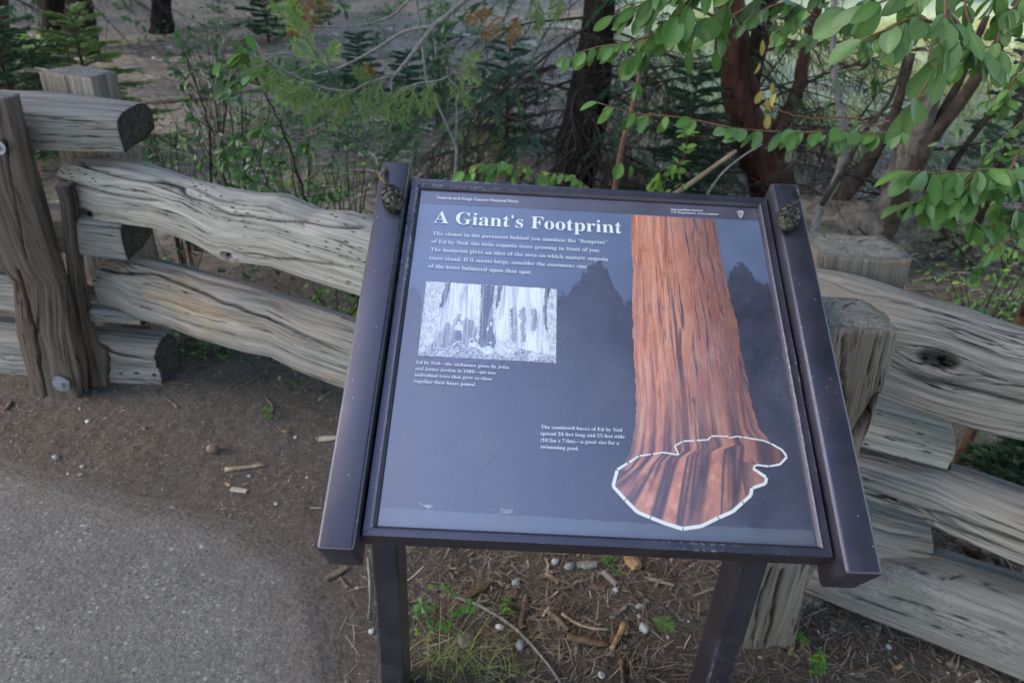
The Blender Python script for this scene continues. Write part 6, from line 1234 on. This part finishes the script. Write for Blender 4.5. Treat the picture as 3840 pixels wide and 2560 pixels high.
def stone(px, py, spx, mat, label, name='stone', cat='stone', fl=.6):
    import bmesh
    r = spx * .5 * depth_at(px, py) / FPX; p = gp(px, py, r * fl * .45); bm = bmesh.new(); bmesh.ops.create_icosphere(bm, subdivisions=2, radius=1); sx, sy = rnd.uniform(.9, 1.15), rnd.uniform(.7, .95); a = rnd.uniform(0, 3)
    pl = [(Vector((rnd.gauss(0, 1), rnd.gauss(0, 1), rnd.gauss(0, 1))).normalized(), rnd.uniform(.62, .9)) for _ in range(9)]
    for v in bm.verts:
        co = v.co.copy()
        for n_, d_ in pl:
            e = co.dot(n_) - d_
            if e > 0: co -= n_ * e
        x, y, z = co.x * sx * r, co.y * sy * r, co.z * fl * r; v.co = (p.x + x * math.cos(a) - y * math.sin(a), p.y + x * math.sin(a) + y * math.cos(a), p.z + z)
    me = bpy.data.meshes.new(name); bm.to_mesh(me); bm.free(); return tag(link(name, me, M[mat]), label, cat)
stick([(844, 1764), (920, 1758), (996, 1747)], 17, 'stick_tan', 'short broken tan stick lying on the dirt left of the sign')
slab(897, 1846, 54, 17, .1, 'chip_pale', 'pale flat wood chip below the broken tan stick'); slab(1228, 1647, 60, 24, -.1, 'chip_pale', 'pale wood chip touching the left rail of the sign'); slab(1072, 1626, 26, 8, .1, 'bark_orange', 'yellow splinter on the dirt near the left rail of the sign')
slab(632, 1950, 30, 11, -.3, 'bark_orange', 'orange wood splinter where the dirt meets the asphalt'); slab(855, 1822, 24, 9, .6, 'bark_orange', 'reddish wood splinter just left of the pale flat chip')
stick([(432, 2120), (500, 2098), (580, 2072), (612, 2058), (646, 2055)], 6, 'chip_pale', 'thin straw lying on the asphalt', 'straw', 'straw')
stick([(112, 1956), (128, 1962), (143, 1976), (150, 1984)], 9, 'bark_bit', 'upper arm of the bent brown twig on the asphalt', 'twig', 'twig'); stick([(152, 1974), (135, 2002), (112, 2030)], 9, 'bark_bit', 'lower arm of the bent brown twig on the asphalt', 'twig', 'twig')
stick([(25, 1553), (38, 1537), (52, 1517)], 13, 'stick_brown', 'stubby brown stick on the dirt left of the front post'); stick([(635, 1520), (655, 1532), (672, 1548)], 9, 'stick_brown', 'small grey-brown stick below the bottom cut rail end')
stick([(570, 1465), (650, 1462), (740, 1470)], 7, 'bark_bit', 'brown twig lying against the bottom cut rail end', 'twig', 'twig'); stick([(800, 1498), (880, 1480), (960, 1440), (1015, 1385)], 7, 'stick_brown', 'curved brown twig on the ground beneath the lower left rail', 'twig', 'twig'); stick([(1000, 1510), (1025, 1535), (1020, 1560)], 8, 'stick_brown', 'hooked dark twig on the soil left of the sign', 'twig', 'twig')
stick([(1195, 1505), (1240, 1470)], 6, 'stick_tan', 'short tan twig beside the left rail of the sign', 'twig', 'twig'); stick([(1165, 1906), (1208, 1905)], 4, 'chip_pale', 'thin pale straw poking out left of the sign', 'straw', 'straw')
for x, y, s, m_, lb in [(332, 1589, 22, 'st_white', 'white stone on the dirt below the left front post'), (210, 1716, 34, 'st_grey', 'pale grey stone lying at the far left edge of the asphalt'), (308, 1749, 20, 'st_white', 'white pebble right of the pale grey stone'), (253, 1772, 14, 'st_white', 'smallest of three white pebbles at the left asphalt edge'), (302, 1778, 19, 'st_grey', 'light grey pebble at the left asphalt edge, below the white one'),
                        (546, 1617, 26, 'st_brown', 'dull grey-brown stone on open dirt below the cut rail end'), (1035, 1891, 19, 'st_white', 'white pebble on the dirt left of the sign, below the stick'), (645, 1902, 28, 'st_grey', 'flat grey stone at the asphalt edge above the orange splinter'), (680, 1904, 20, 'st_brown', 'flat brown stone right of the flat grey stone'), (894, 2106, 20, 'st_grey', 'round grey pebble where asphalt ends left of the sign'), (1150, 1791, 15, 'st_white', 'pale pebble close to the sign\u2019s left rail'), (963, 2053, 10, 'st_white', 'tiny white pebble on the asphalt\u2019s dirty edge'),
                        (1188, 1645, 18, 'st_grey', 'grey pebble left of the chip touching the sign'), (1108, 1640, 16, 'st_white', 'white pebble near the sign\u2019s left rail, left of the pale chip'), (462, 1556, 12, 'st_brown', 'tan pebble below the old bolt'), (305, 1544, 14, 'st_white', 'white pebble just left of the white stone below the post'), (935, 1785, 18, 'st_grey', 'grey pebble just below the broken tan stick'),
                        (2083, 2103, 34, 'st_white', 'pale stone just under the sign\u2019s lower edge, left of the dry leaf'), (2136, 2121, 42, 'st_grey', 'lilac-grey stone under the sign\u2019s lower edge'), (2060, 2148, 20, 'st_white', 'white pebble below the pale stone under the sign'), (1937, 2183, 38, 'st_grey', 'grey rounded stone under the sign\u2019s left half'), (2307, 2214, 28, 'st_white', 'white stone among bark chips under the sign\u2019s middle'), (2402, 2274, 38, 'st_grey', 'pale crumbly stone near the sign\u2019s right leg'), (2397, 2311, 24, 'st_white', 'small white stone above the largest white stone'), (2412, 2351, 54, 'st_white', 'largest white stone under the sign, near the right leg'),
                        (1874, 2353, 34, 'st_white', 'round pale pebble beside the long thin branch under the sign'), (2256, 2533, 40, 'st_white', 'rounded white stone at the bottom edge under the sign'), (1745, 2408, 82, 'st_brown', 'largest brown rock under the sign, below the lobed-leaf plant'), (1950, 2420, 46, 'st_grey', 'dull rock left of the lowest bark strips under the sign'), (2080, 2140, 22, 'st_brown', 'tan pebble beside the pale stone under the sign'), (2292, 2450, 24, 'st_grey', 'grey pebble below the split bark strip under the sign'), (2372, 2473, 16, 'st_white', 'white pebble near the bottom right under the sign'), (1392, 2370, 30, 'st_white', 'whitish stone just left of the sign\u2019s left leg'),
                        (2850, 2475, 18, 'st_grey', 'grey pebble at the foot of the front right post'), (3555, 2510, 38, 'st_brown', 'tan stone at the bottom right below the lowest right rail'), (3330, 2430, 26, 'st_white', 'pale stone beside the lowest short rail end'), (3070, 2446, 14, 'st_white', 'small white pebble near the tiny green plants'), (1340, 2205, 24, 'st_grey', 'mauve pebble in the needles left of the sign\u2019s left leg')]:
    stone(x, y, s, m_, lb)
stick([(1685, 2239), (1750, 2262), (1800, 2281), (1900, 2340), (1965, 2395), (2040, 2480), (2100, 2565)], 13, 'stick_grey', 'long thin grey branch running diagonally beneath the sign', 'branch', 'branch', .006)
stick([(2106, 2309), (2160, 2340), (2220, 2364), (2284, 2367)], 13, 'stick_tan', 'curved pale stick under the sign\u2019s middle', lift=.004); stick([(2055, 2293), (2095, 2330), (2134, 2370)], 26, 'stick_brown', 'thick stubby brown stick left of the curved pale stick')
stick([(2122, 2398), (2200, 2410), (2286, 2424)], 30, 'bark_bit', 'thick bark-covered stick below the curved pale stick'); stick([(1972, 2236), (1964, 2290), (1950, 2353)], 24, 'bark_bit', 'dark upright-lying stick near the small clover under the sign')
stick([(2046, 2092), (2056, 2120), (2046, 2160)], 10, 'stick_tan', 'tan Y-shaped twig just under the sign\u2019s lower edge', 'twig', 'twig'); stick([(2340, 2345), (2320, 2390), (2292, 2440)], 22, 'bark_orange', 'split orange bark strip under the sign', 'bark', 'bark_strip', .004); stick([(2352, 2350), (2345, 2385)], 12, 'bark_orange', 'thin bark strip leaning on the split orange one', 'bark', 'bark_strip', .006)
stick([(2330, 2470), (2332, 2520), (2338, 2575)], 20, 'bark_bit', 'brown bark strip cut by the bottom edge of the picture', 'bark', 'bark_strip'); stick([(2362, 2478), (2366, 2510), (2372, 2545)], 11, 'stick_tan', 'tan stick beside the lowest bark strip'); stick([(2322, 2435), (2320, 2400)], 14, 'bark_bit', 'short bark bit between the orange strip and the lowest strip', 'bark', 'bark_strip')
slab(2200, 2122, 66, 28, .0, 'leaf_dry', 'curled dry grey leaf under the sign\u2019s lower edge', 'leaf', 'dry_leaf', .006); slab(2367, 2124, 62, 44, .9, 'bark_orange', 'rotten orange wood chunk by the sign\u2019s lower edge', 'wood chunk', 'wood_chunk', .014); slab(2285, 2170, 70, 20, .8, 'leaf_dry', 'long dry leaf right of the dry grey leaf', 'leaf', 'dry_leaf', .004); slab(2470, 2190, 100, 10, .25, 'leaf_dry', 'narrow grey sliver near the sign\u2019s right leg', 'wood chip', 'wood_chip')
slab(2240, 2205, 54, 24, .2, 'bark_bit', 'brown flake of bark under the middle of the sign', 'bark', 'bark_flake', .006); slab(1790, 2220, 110, 22, -.6, 'bark_bit', 'dark bark slab behind the lobed-leaf plant', 'bark', 'bark_flake', .008); slab(2070, 2165, 60, 13, .7, 'stick_tan', 'tan splinter left of the brown bark flake'); slab(2330, 2290, 50, 12, -.7, 'leaf_dry', 'forked dry leaf beside the pale crumbly stone', 'leaf', 'dry_leaf'); slab(1262, 2150, 80, 20, -.5, 'stick_brown', 'brown chip in the needle pile below the left rail end'); slab(1290, 2185, 60, 8, 1.0, 'stick_brown', 'thin splinter in the needle pile below the left rail end')
stick([(1380, 2100), (1388, 2200), (1388, 2280), (1382, 2330)], 10, 'stick_grey', 'grey twig standing against the left leg of the sign', 'twig', 'twig', .01)
slab(2960, 2455, 46, 12, -1.1, 'bark_orange', 'orange-brown bark bit at the foot of the front right post', 'bark', 'bark_flake'); slab(3360, 2515, 40, 16, -.4, 'bark_orange', 'orange chip at the bottom right below the short rail end'); stick([(3180, 2540), (3240, 2530), (3300, 2505)], 7, 'stick_tan', 'pale twig at the bottom right of the small green plants', 'twig', 'twig')
for i, (x0, y0, x1, y1_, lb) in enumerate([(3590, 2010, 3690, 2110, 'broken piece of bark wedged left in the gap between the right rails'), (3660, 2100, 3700, 2060, 'light wood chunk wedged in the gap between the lower right rails'), (3740, 2080, 3790, 2170, 'pale stick wedged furthest right between the lower right rails')]):
    a = V3(Y(x0, y0, 1.33)); b = V3(Y(x1, y1_, 1.30)); mb = MB(); mb.tube([a, a.lerp(b, .5), b], [.016, .018, .013], 7, rough=.4, seed=i); tag(mb.build('wood_chunk', M['stick_grey' if i else 'bark_bit']), lb, 'wood chunk')
# small woody cone on the dirt
def fallen_cone(px, py, spx, label):
    r = spx * .5 * depth_at(px, py) / FPX; p = gp(px, py, r * .8); t = empty('fallen_cone', p, label, 'cone'); core = MB(); core.tube([p + Vector((-r * .9, 0, 0)), p + Vector((-r * .4, 0, 0)), p + Vector((r * .5, 0, 0)), p + Vector((r * .9, 0, 0))], [r * .3, r * .7, r * .65, r * .2], 9); core.build('core', M['bark_bit'], t)
    mb = MB()
    for i in range(46):
        a = i * 2.4; u = -.85 + 1.7 * i / 46; rr = r * math.sqrt(max(.05, 1 - u * u)); c_ = p + Vector((u * r, math.cos(a) * rr * .8, math.sin(a) * rr * .8)); nn = (c_ - p).normalized(); s = nn.cross(Vector((1, .1, 0))).normalized()
        tt = nn.cross(s); w_ = r * .2; mb.add([c_ - s * w_, c_ + s * w_, c_ + s * w_ * .8 + nn * w_ + tt * w_, c_ - s * w_ * .8 + nn * w_ + tt * w_, c_ + nn * w_ * .3], [(0, 1, 2, 3), (0, 4, 1), (3, 2, 4)])
    mb.build('scales', M['chip_pale'], t)
fallen_cone(803, 1693, 42, 'small woody cone on the dirt above the broken tan stick')
# cedar sprig dropped near the right leg
p0 = gp(2444, 2322, .008); p1 = gp(2514, 2354, .008); mb = MB(); spray(mb, p0, p1 - p0, Vector((0, -.3, 1)), (p1 - p0).length * 1.2, .5, nl=.009, nstep=.004, sstep=.006, w_=.0007, droop=0.); tag(mb.build('cedar_sprig', M['needle_fresh']), 'yellow-green cedar sprig on the ground near the sign\u2019s right leg', 'sprig')
# small plants in the soil
def lobed(mat):
    v = [(0, 0, 0)]; 
    for i in range(31):
        a = -2.5 + 5.0 * i / 30; r = .5 + .42 * abs(math.cos(a * 1.62)) ** .8 + .06 * math.cos(a * 11); v.append((.42 * 0 + r * math.cos(a) * .9, r * math.sin(a), .10 * math.sin(a * 5) - .12 * r))
    me = bpy.data.meshes.new('leaf'); me.from_pydata(v, [], [(0, i, i + 1) for i in range(1, 31)]); me.materials.append(mat)
    c = me.color_attributes.new('Col', 'FLOAT_COLOR', 'POINT'); c.data.foreach_set('color', np.ones(len(v) * 4, np.float32)); return me
LOB = [lobed(M['leaf']), lobed(M['leaf_yl']), lobed(M['leaf_shade'])]
def rosette(name, px, py, leaves, label, cat='plant'):
    f = gp(px, py); t = empty(name, f, label, cat); mb = MB()
    for (x, y, s, k, h) in leaves:
        q = V3(G(x, y, h)); mb.tube([f, f.lerp(q, .5) + Vector((0, 0, .03)), q], .0011, 4); sz = s * .5 * depth_at(x, y) / FPX; o = bpy.data.objects.new('leaf', LOB[k]); COL.objects.link(o); o.parent = t; o.matrix_parent_inverse = Matrix.Translation(-t.location)
        d = Vector((q.x - f.x, q.y - f.y, 0)); a = math.atan2(d.y, d.x) if d.length > .005 else rnd.uniform(0, 6); o.matrix_basis = Matrix.Translation(q) @ Matrix.Rotation(a, 4, 'Z') @ Matrix.Rotation(rnd.uniform(-.4, .4), 4, 'X') @ Matrix.Rotation(rnd.uniform(0, .5), 4, 'Y') @ Matrix.Scale(sz, 4)
    mb.build('stem', M['twig_red'], t)
rosette('lobed_leaf_plant', 1640, 2300, [(1622, 2198, 48, 1, .07), (1672, 2205, 56, 0, .08), (1700, 2228, 40, 0, .07), (1580, 2270, 76, 0, .06), (1620, 2266, 50, 2, .05), (1755, 2270, 78, 0, .07), (1712, 2292, 60, 0, .05), (1610, 2318, 50, 2, .03), (1668, 2340, 74, 0, .04), (1622, 2352, 46, 2, .02), (1566, 2368, 34, 1, .02), (1560, 2310, 40, 2, .02)], 'low plant with lobed green leaves right of the sign\u2019s left leg')
def clover(name, px, py, n_, spx, label, sz, kinds):
    f = gp(px, py); t = empty(name, f, label, 'plant'); k = depth_at(px, py) / FPX; mb = MB()
    for i in range(n_):
        q = f + Vector((rnd.uniform(-.5, .5) * spx * k, rnd.uniform(-.7, .5) * spx * k, rnd.uniform(.008, .035))); mb.tube([f, q], .0007, 3)
        for j in range(4 if n_ < 9 else 3): a = j * 1.57 + rnd.uniform(-.3, .3); put_leaf(t, rnd.choice(kinds), q, (math.cos(a), math.sin(a), .25), sz, (0, 0, 1), jit=.2)
    mb.build('stem', M['leaf_shade'], t)
clover('clover_plant', 1900, 2290, 14, 62, 'tiny clover plant under the sign, near the long thin branch', .010, 'gy'); clover('seedling', 3008, 2442, 3, 46, 'small green seedling at the bottom right, the upper of two', .018, 'yg'); clover('seedling', 3032, 2510, 6, 76, 'small green seedling at the bottom right, the lower and fuller of two', .019, 'yg'); clover('weed', 2275, 2110, 7, 60, 'small weed peeping out under the sign\u2019s lower edge', .013, 'g'); clover('weed', 2310, 2172, 3, 16, 'very small weed among the chips under the sign', .008, 'g')
clover('soil_weed', 1000, 1570, 5, 40, 'low weed on the dark soil left of the sign, under the lower rail', .016, 'g')
